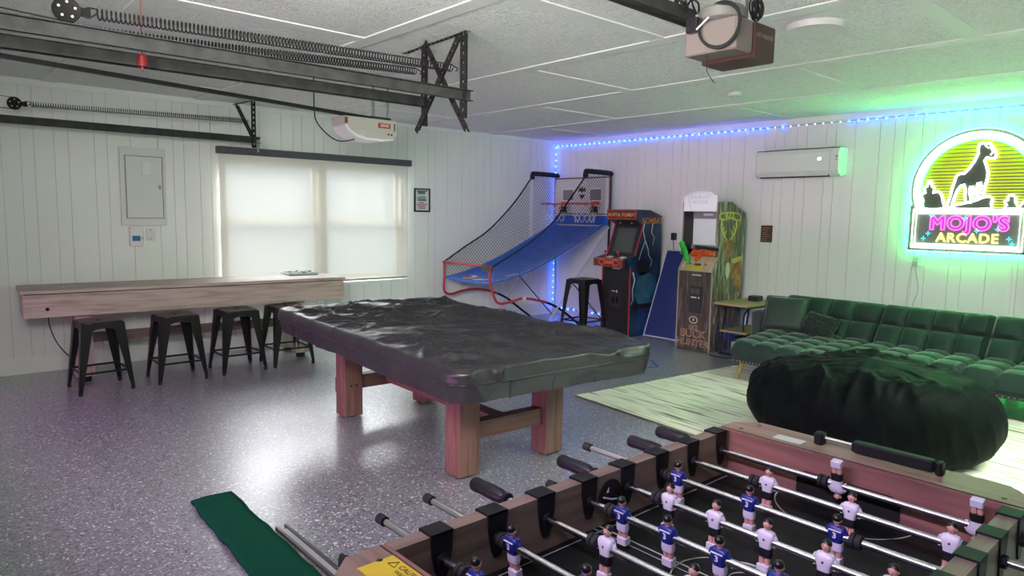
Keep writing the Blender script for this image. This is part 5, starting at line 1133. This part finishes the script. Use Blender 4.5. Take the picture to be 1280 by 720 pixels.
def pillow(name, label, loc, rot, w, h, d, mat, fuzz=0.0, n=26):
    t = thing(name, label, 'cushion', loc); t.rotation_euler = rot
    m = MB()
    for s_ in (-1, 1):
        def f(u, v):
            a, b_ = 2*u-1, 2*v-1; k = (1-a**4)*(1-b_**4); z = s_*d*k**0.6 
            pinch = 1 - 0.07*(a*a*b_*b_)*0 - 0.06*(1-abs(a))*0
            x = a*w/2*(1-0.06*(1-b_*b_)*abs(a)**6); y = b_*h/2*(1-0.06*(1-a*a)*abs(b_)**6)
            if fuzz: q = fuzz*ns(u*16, v*16, s_*3)+fuzz*0.7*ns(u*34, v*34, s_*5); z += s_*q; x += q*0.6; y += fuzz*0.6*ns(u*18+5, v*18, 2)
            return (x, y, z)
        m.grid(f, n, n)
    m.build('cushion_cover', mat, t, smooth='all')
    m = MB(); m.tube([(math.copysign(abs(math.cos(q))**0.12, math.cos(q))*w/2*0.995, math.copysign(abs(math.sin(q))**0.12, math.sin(q))*h/2*0.995, 0) for q in [2*PI*k/64 for k in range(64)]], 0.005, 5, closed=True); m.build('piping', mat, t, smooth=True)
    return t
pillow('throw_pillow', 'square dark green cushion standing against the left sofa arm', (4.08, -0.83, 0.545), (math.radians(62), 0, math.radians(14)), 0.40, 0.36, 0.06, M('cushion_green', (0.012, 0.030, 0.022), 0.6, sheen=0.5, bump=(90, 0.1)))
pillow('fluffy_pillow', 'small furry dark green cushion in front of the square one', (4.44, -0.86, 0.475), (math.radians(60), 0.15, math.radians(-10)), 0.33, 0.23, 0.06, M('fur_green', (0.007, 0.018, 0.013), 0.9, sheen=0.25, bump=(70, 0.5, 0.01)), fuzz=0.02)

# ================================================================== RUG, BEAN BAG
rug_mat = M_ramp('rug_streaks', [(0.30, (0.12, 0.095, 0.065)), (0.385, (0.36, 0.32, 0.24)), (0.44, (0.68, 0.65, 0.54)), (0.60, (0.76, 0.74, 0.64)), (0.70, (0.42, 0.38, 0.29))], scale=4.2, detail=15, stretch=(0.45, 8.5, 1), rough=0.95, bump=0.3, distortion=0.7)
rz = math.radians(-5.5)
rg = thing('area_rug', 'cream area rug with brown streaks under the sofa and bean bag', 'rug', (3.56, -3.28, 0), rz)
m = MB(); m.bbox((0, 0, 0.001), (3.55, 2.42, 0.013), 0.004); m.build('rug_pile', rug_mat, rg)
m = MB()
for p0, p1 in (((0, 0, 0.007), (3.55, 0, 0.007)), ((0, 0, 0.007), (0, 2.42, 0.007)), ((3.55, 0, 0.007), (3.55, 2.42, 0.007))): m.tube([p0, p1], 0.007, 6)
m.build('rug_binding', M('rug_binding', (0.16, 0.15, 0.11), 0.9), rg)
bb = thing('bean_bag', 'huge black velvet bean bag on the rug in front of the sofa', 'bean bag', (5.58, -2.65, 0.0135), math.radians(12))
def bag(u, v):
    a = 2*PI*u
    if v < 0.10: return (0.75*0.72*v/0.10*math.cos(a), 0.62*0.72*v/0.10*math.sin(a), 0.0)
    q = (v-0.10)/0.90; ang = (-0.42 + q*0.92)*PI
    r_ = max(0.0, math.cos(ang))**0.42; sn = math.sin(ang); z = 0.52*0.47 + 0.52*0.53*math.copysign(abs(sn)**0.85, sn)
    gat = max(0.0, (q-0.48)/0.52)
    x = 0.75*r_*math.cos(a); y = 0.62*r_*math.sin(a)
    bell = math.sin(PI*min(1.0, gat*1.02)); near = math.exp(-(x/0.42)**2)
    # bunched folds that run off a ridge along the top
    f1 = crease(ns(x*5.5 + 0.5*ns(x*3, y*3, 1), y*2.0 + 2, 3), 0.30); f2 = crease(ns(x*9 + 0.6*ns(x*4, y*4, 5), y*3.2, 6), 0.30); f3 = crease(ns(x*4, y*7.0, 9), 0.25)
    z += bell*(0.012 + 0.040*near)*(f1 + 0.6*f2) + 0.020*gat*near*f3 + 0.035*gat*math.exp(-((x-0.02)/0.30)**2-(y/0.25)**2) - 0.035*gat*(x*x)
    k = 1 + 0.016*ns(a*1.4, q*3, 8) + 0.010*ns(x*4, y*4, z*5) + 0.012*crease(ns(math.cos(a)*3, math.sin(a)*3 + q*2.5, 4), 0.2)
    return (x*k, y*k, max(0.0, z))
m = MB(); m.grid(bag, 240, 84, closed_u=True)
m.build('bag_cover', M('black_velvet', (0.0035, 0.0055, 0.0052), 0.62, spec=0.04, sheen=0.01, bump=(22, 0.25, 0.008), vary=(9, 0.3)), bb, smooth='all')

# ================================================================== FOOSBALL TABLE
FX0, FX1 = 6.255, 7.005; FY0, FY1 = -6.84, -5.42; FT = 0.86
fz = thing('foosball_table', 'wooden foosball table in the foreground with blue and white players', 'foosball table', ((FX0+FX1)/2, (FY0+FY1)/2, 0))
fw_y = wood('foos_wood', (0.20, 0.140, 0.108), (0.12, 0.080, 0.064), 'y'); fw_x = wood('foos_wood_end', (0.25, 0.165, 0.125), (0.15, 0.09, 0.072), 'x'); fw_in = wood('foos_wood_inner', (0.24, 0.105, 0.088), (0.14, 0.058, 0.052), 'x')
strap = M('strap_black', (0.006, 0.006, 0.007), 0.55, spec=0.3)
RT = 0.036
for x in (FX0, FX1-RT):
    m = MB(); m.box((x, FY0+0.14, 0.55), (x+RT, FY1-0.14, FT)); m.build('side_rail', fw_y, fz, world=True)
ch = 0.06
for s_ in (1, -1):
    ye = FY1 if s_ > 0 else FY0; yi = ye - s_*0.13
    deckp = [(FX0, yi), (FX1, yi), (FX1, ye-s_*ch), (FX1-ch, ye), (FX0+ch, ye), (FX0, ye-s_*ch)]
    m = MB(); m.prism(deckp, lambda u, v, k: (u, v, FT-0.018+0.018*k)); m.build('end_deck', fw_x, fz, world=True)
    m = MB(); m.box((FX0, min(yi, yi-s_*0.012), FT-0.16), (FX1, max(yi, yi-s_*0.012), FT-0.001)); m.build('end_wall', fw_in, fz, world=True)
    m = MB(); m.prism([(FX0+0.004, yi), (FX1-0.004, yi), (FX1-0.004, ye-s_*(ch+0.004)), (FX1-ch, ye-s_*0.004), (FX0+ch, ye-s_*0.004), (FX0+0.004, ye-s_*(ch+0.004))], lambda u, v, k: (u, v, 0.55+(FT-0.018-0.55)*k)); m.build('end_block', fw_x, fz, world=True)
    m = MB(); yy = yi - s_*0.0125; m.prism([(6.50, 0.738), (6.76, 0.738), (6.76, 0.795), (6.74, 0.805), (6.52, 0.805), (6.50, 0.795)], lambda u, v, k: (u, yy - s_*0.002*k, v)); m.build('goal', M('slot_black', (0.002, 0.002, 0.002), 0.9), fz, world=True)
    for cx, cy in ((FX0+0.05, yi+s_*0.03), (FX1-0.05, yi+s_*0.03), (FX0+0.07, yi+s_*0.10)):
        m = MB(); m.cyl((cx, cy, FT), (cx, cy, FT+0.001), 0.006, n=10); m.build('screw_cap', M('screw_brown', (0.05, 0.02, 0.02), 0.5), fz, world=True)
    m = MB(); m.box((FX0+0.002, yi-0.002, FT), (FX1-0.002, yi+0.002, FT+0.0008)); m.build('deck_joint', M('joint_brown', (0.05, 0.025, 0.022), 0.7), fz, world=True)
m = MB(); m.box((FX0+RT, FY0+0.14, 0.715), (FX1-RT, FY1-0.14, 0.735)); m.build('playfield', M('playfield_black', (0.004, 0.006, 0.005), 0.5, spec=0.25), fz, world=True)
m = MB(); zl = 0.7362; cxm, cym = (FX0+FX1)/2, (FY0+FY1)/2
def line(a, b_, w=0.004): m.beam((a[0], a[1], zl), (b_[0], b_[1], zl), w, 0.0006)
line((FX0+RT, cym), (FX1-RT, cym))
def ring(cx, cy, r_, a0=0, a1=2*PI, n=40):
    P = [(cx+r_*math.cos(a0+(a1-a0)*i/n), cy+r_*math.sin(a0+(a1-a0)*i/n)) for i in range(n+1)]
    for p, q in zip(P, P[1:]): line(p, q, 0.003)
ring(cxm, cym, 0.11); ring(cxm, FY1-0.14, 0.17, PI, 2*PI, 24); ring(cxm, FY0+0.14, 0.17, 0, PI, 24)
for x in (FX0+RT+0.02, FX1-RT-0.02): line((x, FY0+0.16), (x, FY1-0.16), 0.002)
line((FX0+RT, cym-0.02), (FX1-RT, cym-0.02), 0.002)
m.build('field_lines', M('line_grey', (0.38, 0.40, 0.36), 0.5), fz, world=True)
for (x, y) in ((FX0+0.05, FY0+0.09), (FX1-0.05, FY0+0.09), (FX0+0.05, FY1-0.09), (FX1-0.05, FY1-0.09)):
    m = MB(); m.box((x-0.04, y-0.05, 0.0), (x+0.04, y+0.05, 0.55)); m.build('leg', fw_y, fz, world=True)
m = MB(); m.box((FX0+0.005, FY0+0.14, 0.55), (FX1-0.005, FY1-0.14, 0.57)); m.build('bottom_board', fw_y, fz, world=True)
# ball entry ring on the inside of the left rail
m = MB(); yc, zc = -6.095, 0.805
m.prism([(yc+0.040*math.cos(2*PI*k/28), zc+0.040*math.sin(2*PI*k/28)) for k in range(28)], lambda u, v, k: (FX0+RT-0.001+0.005*k, u, v)); m.build('ball_entry_cup', strap, fz, smooth=True, world=True)
m = MB(); m.tube([(FX0+RT+0.005, yc-0.028, zc+0.002), (FX0+RT+0.005, yc+0.002, zc-0.010), (FX0+RT+0.005, yc+0.024, zc-0.014)], 0.0022, 5); m.prism([(yc-0.016, zc+0.010), (yc-0.008, zc+0.010), (yc-0.009, zc+0.022)], lambda u, v, k: (FX0+RT+0.004+0.001*k, u, v)); m.build('cup_print', M('cup_print', (0.55, 0.55, 0.75), 0.4), fz, world=True)
# rods, straps, players
yn = lambda n: -6.595 + 0.1413*(n-1)
RZ = 0.810
def strap_mesh():
    m = MB(); w = 0.026
    P = [(-w, FT+0.004), (w, FT+0.004), (w*0.92, 0.825), (w*0.62, 0.785), (w*0.3, 0.768), (-w*0.3, 0.768), (-w*0.62, 0.785), (-w*0.92, 0.825)]
    return P
def strap_build(x0, x1, y):
    P = strap_mesh(); m = MB()
    m.prism(P, lambda u, v, k: (x0-0.004+0.004*k, y+u, v)); m.prism(P, lambda u, v, k: (x1+0.004*k, y+u, v)); m.box((x0-0.004, y-0.026, FT+0.0005), (x1+0.004, y+0.026, FT+0.005))
    m.cyl((x1+0.004, y, RZ), (x1+0.012, y, RZ), 0.014, n=12); m.cyl((x0-0.012, y, RZ), (x0-0.004, y, RZ), 0.014, n=12)
    m.build('rod_bearing', strap, fz, world=True)
skin = M('figure_skin', (0.55, 0.30, 0.23), 0.45); hairm = M('figure_hair', (0.008, 0.007, 0.007), 0.35); shirt_b = M('figure_blue', (0.012, 0.020, 0.17), 0.4); shirt_w = M('figure_white', (0.62, 0.60, 0.66), 0.4); short_w = M('figure_short_white', (0.60, 0.58, 0.66), 0.4); short_k = M('figure_short_black', (0.010, 0.010, 0.012), 0.4); num_w = M('figure_number', (0.72, 0.72, 0.78), 0.5); dotm = M('figure_badge', (0.03, 0.03, 0.05), 0.5)
def figure(team):
    """upright player around the rod (origin at rod axis), facing -y for white, +y for blue"""
    s_ = -1 if team == 'white' else 1; m = MB(); sh = 1; so = 2
    # torso: rounded tapered block
    def torso(u, v):
        a = 2*PI*u; w = [0.0, 0.0125, 0.0135, 0.0175, 0.0195, 0.0165, 0.008, 0.0]; z = [-0.016, -0.016, -0.008, 0.004, 0.013, 0.019, 0.022, 0.022]; d = [0.0, 0.0095, 0.0105, 0.0125, 0.0115, 0.009, 0.006, 0.0]
        i = min(7, int(round(v*7))); c, q = math.cos(a), math.sin(a); p = 0.6
        return (w[i]*math.copysign(abs(c)**p, c), d[i]*math.copysign(abs(q)**p, q), z[i])
    m.grid(torso, 20, 7, 1, closed_u=True)
    for sx in (-1, 1): m.tube(smooth_path([(sx*0.0165, 0, 0.013), (sx*0.0205, 0, 0.004), (sx*0.0185, 0, -0.008)], 3), [0.0055]*3 + [0.0052]*3 + [0.0045], 6, 1)
    # shorts, legs, boots
    def shorts(u, v):
        a = 2*PI*u; i = min(4, int(round(v*4))); w = [0.0, 0.0135, 0.0145, 0.0135, 0.0][i]; d = [0.0, 0.0088, 0.0098, 0.0098, 0.0][i]; z = [-0.034, -0.034, -0.026, -0.015, -0.015][i]; c, q = math.cos(a), math.sin(a)
        return (w*math.copysign(abs(c)**0.6, c), d*math.copysign(abs(q)**0.6, q), z)
    m.grid(shorts, 18, 4, so, closed_u=True)
    for sx in (-1, 1): m.tube([(sx*0.0062, 0, -0.033), (sx*0.0060, s_*0.001, -0.043), (sx*0.0058, s_*0.001, -0.054)], [0.0064, 0.0062, 0.0056], 8, 0)
    m.bbox((-0.0125, -0.0085 if s_ > 0 else -0.0115, -0.068), (0.0125, 0.0115 if s_ > 0 else 0.0085, -0.050), 0.002, 5)
    # neck, head, hair, ears, nose
    m.cyl((0, 0, 0.020), (0, 0, 0.027), 0.0055, 0.005, 8, 0); m.ball((0, 0, 0.034), 0.0088, 0.0098, 0.0108, 12, 8, 0); m.ball((0, s_*0.0098, 0.0325), 0.0018, 0.0022, 0.0022, 6, 4, 0)
    for sx in (-1, 1): m.ball((sx*0.0088, 0, 0.033), 0.0016, 0.0022, 0.003, 6, 4, 0)
    m.ball((0, -s_*0.0020, 0.0385), 0.0098, 0.0100, 0.0088, 12, 8, 3)
    # number on the back / badge on the chest
    if team == 'blue':
        put_text(m, '3', 0.018, frame_mat((0, -s_*0.0131, 0.0025), (1, 0, 0) if s_ > 0 else (-1, 0, 0), (0, 0.0, 1)), 4, bold=0.0006, res=2)
        m.beam((-0.013, -0.0122, 0.0135), (0.013, -0.0122, 0.0135), 0.002, 0.0022, 4)
    else: m.ball((0, s_*0.0122, 0.004), 0.0028, 0.0012, 0.0028, 8, 4, 4)
    mats = [skin, shirt_b if team == 'blue' else shirt_w, short_w if team == 'blue' else short_k, hairm, num_w if team == 'blue' else dotm, short_w]
    return m.mesh('player_figure', mats, smooth=True)
FIG = {'blue': figure('blue'), 'white': figure('white')}
team = {1: 'blue', 2: 'blue', 3: 'white', 4: 'blue', 5: 'white', 6: 'blue', 7: 'white', 8: 'white'}
men = {1: [6.40, 6.70], 2: [6.342, 6.545, 6.748], 3: [6.468, 6.67, 6.872], 4: [6.393, 6.516, 6.639, 6.762, 6.885], 5: [6.418, 6.540, 6.661, 6.783, 6.905], 6: [6.344, 6.543, 6.745], 7: [6.514, 6.716, 6.918], 8: [6.625, 6.928]}
bump_at = {1: [6.36, 6.74], 2: [6.316, 6.775], 3: [6.435, 6.905], 4: [6.36, 6.918], 5: [6.385, 6.938], 6: [6.318, 6.785], 7: [6.478, 6.950], 8: [6.590, 6.963]}
left_end = {1: 6.072, 2: 6.047, 3: 6.035, 4: 6.169, 5: 6.058, 6: 6.033, 7: 6.072, 8: 6.069}
grip_prof = [(0.008, 0.0), (0.0165, 0.003), (0.019, 0.012), (0.0175, 0.035), (0.019, 0.075), (0.0175, 0.105), (0.0125, 0.118), (0.016, 0.124), (0.016, 0.132), (0.010, 0.135)]
grip_m = M('grip_black', (0.009, 0.008, 0.011), 0.42, spec=0.35)
for n in range(1, 9):
    y = yn(n); mine = n in (3, 5, 7, 8)
    strap_build(FX0, FX0+RT, y); strap_build(FX1-RT, FX1, y)
    xl = left_end[n]; xr = 7.16 if mine else 7.28
    rod = MB(); rod.cyl((xl + (0.03 if mine else 0.0), y, RZ), (xr, y, RZ), 0.0078, n=14); ro = rod.build('rod', chrome, fz, smooth=True, world=True)
    off = Vector(fz.location)
    def sub(mb, name, mat, **k):
        me = mb.mesh(name, mat, True, off); o2 = bpy.data.objects.new(name, me); COL.objects.link(o2); o2.parent = ro; return o2
    if mine:
        m = MB(); m.lathe(grip_prof, 10, mat=frame_mat((xl, y, RZ), (0, 1, 0), (0, 0, 1))); sub(m, 'grip', grip_m)
        m = MB(); m.cyl((xr-0.012, y, RZ), (xr+0.01, y, RZ), 0.011, n=12); sub(m, 'rod_cap', black_rubber)
    else:
        m = MB(); m.cyl((xl-0.012, y, RZ), (xl+0.012, y, RZ), 0.0115, n=12); sub(m, 'rod_cap', black_rubber)
        m = MB(); m.lathe(grip_prof, 10, mat=frame_mat((xr+0.02, y, RZ), (0, -1, 0), (0, 0, 1))); sub(m, 'grip', grip_m)
    for x in bump_at[n]:
        m = MB(); MXb = frame_mat((x-0.013, y, RZ), (0, 1, 0), (0, 0, 1)); m.lathe([(0.010, 0), (0.0155, 0.002), (0.0155, 0.010), (0.012, 0.012), (0.0155, 0.014), (0.0155, 0.024), (0.010, 0.026)], 14, mat=MXb); sub(m, 'rubber_bumper', black_rubber)
    for x in men[n]:
        o2 = bpy.data.objects.new('player_figure', FIG[team[n]]); COL.objects.link(o2); o2.parent = ro; o2.location = Vector((x, y, RZ)) - off
        o2.rotation_euler = (math.radians({1: 0, 2: 6, 3: -4, 4: 5, 5: -3, 6: 3, 7: -3, 8: 192}[n]), 0, 0)
# score slider and labels on the end decks
m = MB(); m.cyl((6.51, -5.475, FT+0.02), (6.81, -5.475, FT+0.02), 0.0055, n=10); m.build('score_rod', chrome, fz, world=True)
for x0, x1 in ((6.505, 6.530), (6.805, 6.82)):
    m = MB(); m.bbox((x0, -5.490, FT), (x1, -5.460, FT+0.034), 0.004); m.build('score_post', strap, fz, world=True)
m = MB(); m.bbox((6.605, -5.490, FT+0.004), (6.803, -5.460, FT+0.034), 0.006); m.build('score_slider', strap, fz, world=True)
m = MB(); m.box((6.405, -5.525, FT), (6.485, -5.485, FT+0.0008)); m.build('paper_label', M('label_pale', (0.50, 0.53, 0.47), 0.5), fz, world=True)
SM = frame_mat((6.365, -6.745, FT+0.0012), (1, 0, 0), (0, 1, 0))
m = MB(); m.box((6.305, -6.785, FT), (6.43, -6.712, FT+0.001)); m.build('warning_sticker', M('sticker_yellow', (0.62, 0.46, 0.02), 0.5), fz, world=True)
m = MB(); put_text(m, 'CAUTION', 0.016, frame_mat((6.385, -6.725, FT+0.0014), (1, 0, 0), (0, 1, 0)), 0, bold=0.0003); put_text(m, 'WARNING', 0.012, frame_mat((6.385, -6.740, FT+0.0014), (1, 0, 0), (0, 1, 0)), 0, bold=0.0003)
m.tube([(6.325, -6.735, FT+0.0014), (6.345, -6.735, FT+0.0014), (6.335, -6.718, FT+0.0014)], 0.0011, 4, closed=True); m.build('sticker_print', M('sticker_ink', (0.04, 0.03, 0.01), 0.6), fz, world=True)
# loose white string on the playfield
random.seed(11)
P = [(6.70 + 0.05*math.cos(k*1.1)+0.012*k*math.sin(k*0.5)*0.3, -6.10 + 0.035*math.sin(k*1.37)+0.002*k, 0.7420 + 0.0012*(k % 4)) for k in range(22)]
m = MB(); m.tube(smooth_path(P, 5), 0.0014, 4); tag(m.build('loose_string', M('string_white', (0.55, 0.57, 0.52), 0.7), smooth=True), 'tangled pale string lying on the foosball playfield', 'string')

# ================================================================== FLOOR THINGS
gm = thing('green_mat', 'narrow dark green felt runner on the floor in front of the foosball table', 'mat', (4.2, -6.25, 0))
def matf(u, v):
    x = 3.79 + u*1.55; yc = -6.235 - 0.045*u; w = 0.20 + 0.03*u
    return (x, yc + (v-0.5)*w + 0.006*ns(u*14, v*2), 0.020 + 0.012*ns(u*9, v*1.2, 3) + 0.010*math.sin(u*20)*0.5)
m = MB(); m.grid(matf, 60, 8); mo = m.build('mat_felt', M('green_felt', (0.004, 0.062, 0.034), 0.95, spec=0.08, bump=(150, 0.3)), gm, smooth=True, world=True)
md = mo.modifiers.new('thick', 'SOLIDIFY'); md.thickness = 0.016; md.offset = -1
t = thing('folding_stand', 'folded thin metal stand lying beside the green mat', 'stand', (4.7, -6.11, 0))
for y0, y1 in ((-6.118, -6.125), (-6.075, -6.08)):
    m = MB(); m.beam((4.33, y0, 0.010), (5.35, y1, 0.012), 0.012, 0.016); m.build('frame_bar', M('frame_steel', (0.16, 0.16, 0.17), 0.35, metal=0.8), t, world=True)
m = MB(); m.box((4.36, -6.118, 0.004), (5.34, -6.080, 0.008)); m.build('frame_plate', M('frame_plate', (0.42, 0.42, 0.42), 0.5), t, world=True)
t = thing('black_clamp', 'black clamp lying at the end of the folded metal stand', 'clamp', (4.86, -6.06, 0))
m = MB(); m.prism([(-0.05, -0.025), (0.02, -0.03), (0.06, -0.005), (0.05, 0.025), (-0.03, 0.03), (-0.06, 0.01)], lambda u, v, k: (4.865+u*0.9, -6.035+v, 0.0+0.04*k)); m.build('clamp_body', black_rubber, t, world=True)
m = MB(); m.cyl((4.80, -6.025, 0.02), (4.775, -6.02, 0.02), 0.012, n=10); m.build('clamp_knob', black_plastic, t, world=True)
# blue tape square on the floor
bt = M('blue_tape', (0.02, 0.09, 0.40), 0.5)
m = MB(); Q = [(2.90, -1.80), (3.05, -1.60), (3.22, -1.74), (3.29, -1.80), (3.24, -2.02), (3.13, -2.13)]
for a, b_ in zip(Q, Q[1:]): m.beam((a[0], a[1], 0.0012), (b_[0], b_[1], 0.0012), 0.018, 0.0016)
tag(m.build('floor_tape', bt), 'blue tape marking on the floor beyond the pool table', 'tape')

# ================================================================== SUB-PARTS: hang small pieces on the part they sit on
def centre(o):
    vs = [Vector(v) for v in o.bound_box]; return o.location + sum(vs, Vector())/8
STEM = lambda o: o.name.split('.')[0]
def under(thing_stem, child_stems, part_stem):
    for th in [o for o in COL.objects if o.parent is None and STEM(o) == thing_stem]:
        parts = [c for c in th.children if STEM(c) == part_stem]
        if not parts: continue
        for c in [c for c in th.children if STEM(c) in child_stems]:
            p = min(parts, key=lambda q: (centre(q) - centre(c)).length)
            if p.rotation_euler.z: c.rotation_euler = (0, 0, 0)
            c.parent = p
under('arcade_cabinet', ('coin_slot', 'coin_return', 'coin_lock'), 'coin_door')
under('arcade_cabinet', ('joystick', 'button_group', 'button', 'deck_plate', 'deck_yellow_print', 'sensor_lens'), 'control_deck')
under('arcade_cabinet', ('marquee_lettering', 'marquee_frame'), 'marquee')
under('electrical_panel', ('latch', 'paper_label'), 'panel_door')
under('garage_opener', ('badge_lettering',), 'badge')
under('basketball_game', ('hoop_net', 'hoop_mount', 'sensor_arm'), 'hoop')
under('basketball_game', ('target_square', 'board_emblem', 'backboard_rim'), 'backboard')
under('basketball_game', ('emblem_ball', 'emblem_stripe'), 'ramp')
under('metal_stool', ('rubber_foot',), 'leg')
under('metal_stool', ('seat_slot',), 'seat')
under('pool_table', ('leg_pad', 'leg_cap', 'bolt'), 'leg')
under('pool_table', ('skirt_seam', 'skirt_piping'), 'cover')
under('shuffleboard_table', ('levelling_foot',), 'leg')
under('garage_spring', ('pulley_hole', 'cable'), 'pulley')
under('foosball_table', ('sticker_print',), 'warning_sticker')
under('foosball_table', ('cup_print',), 'ball_entry_cup')
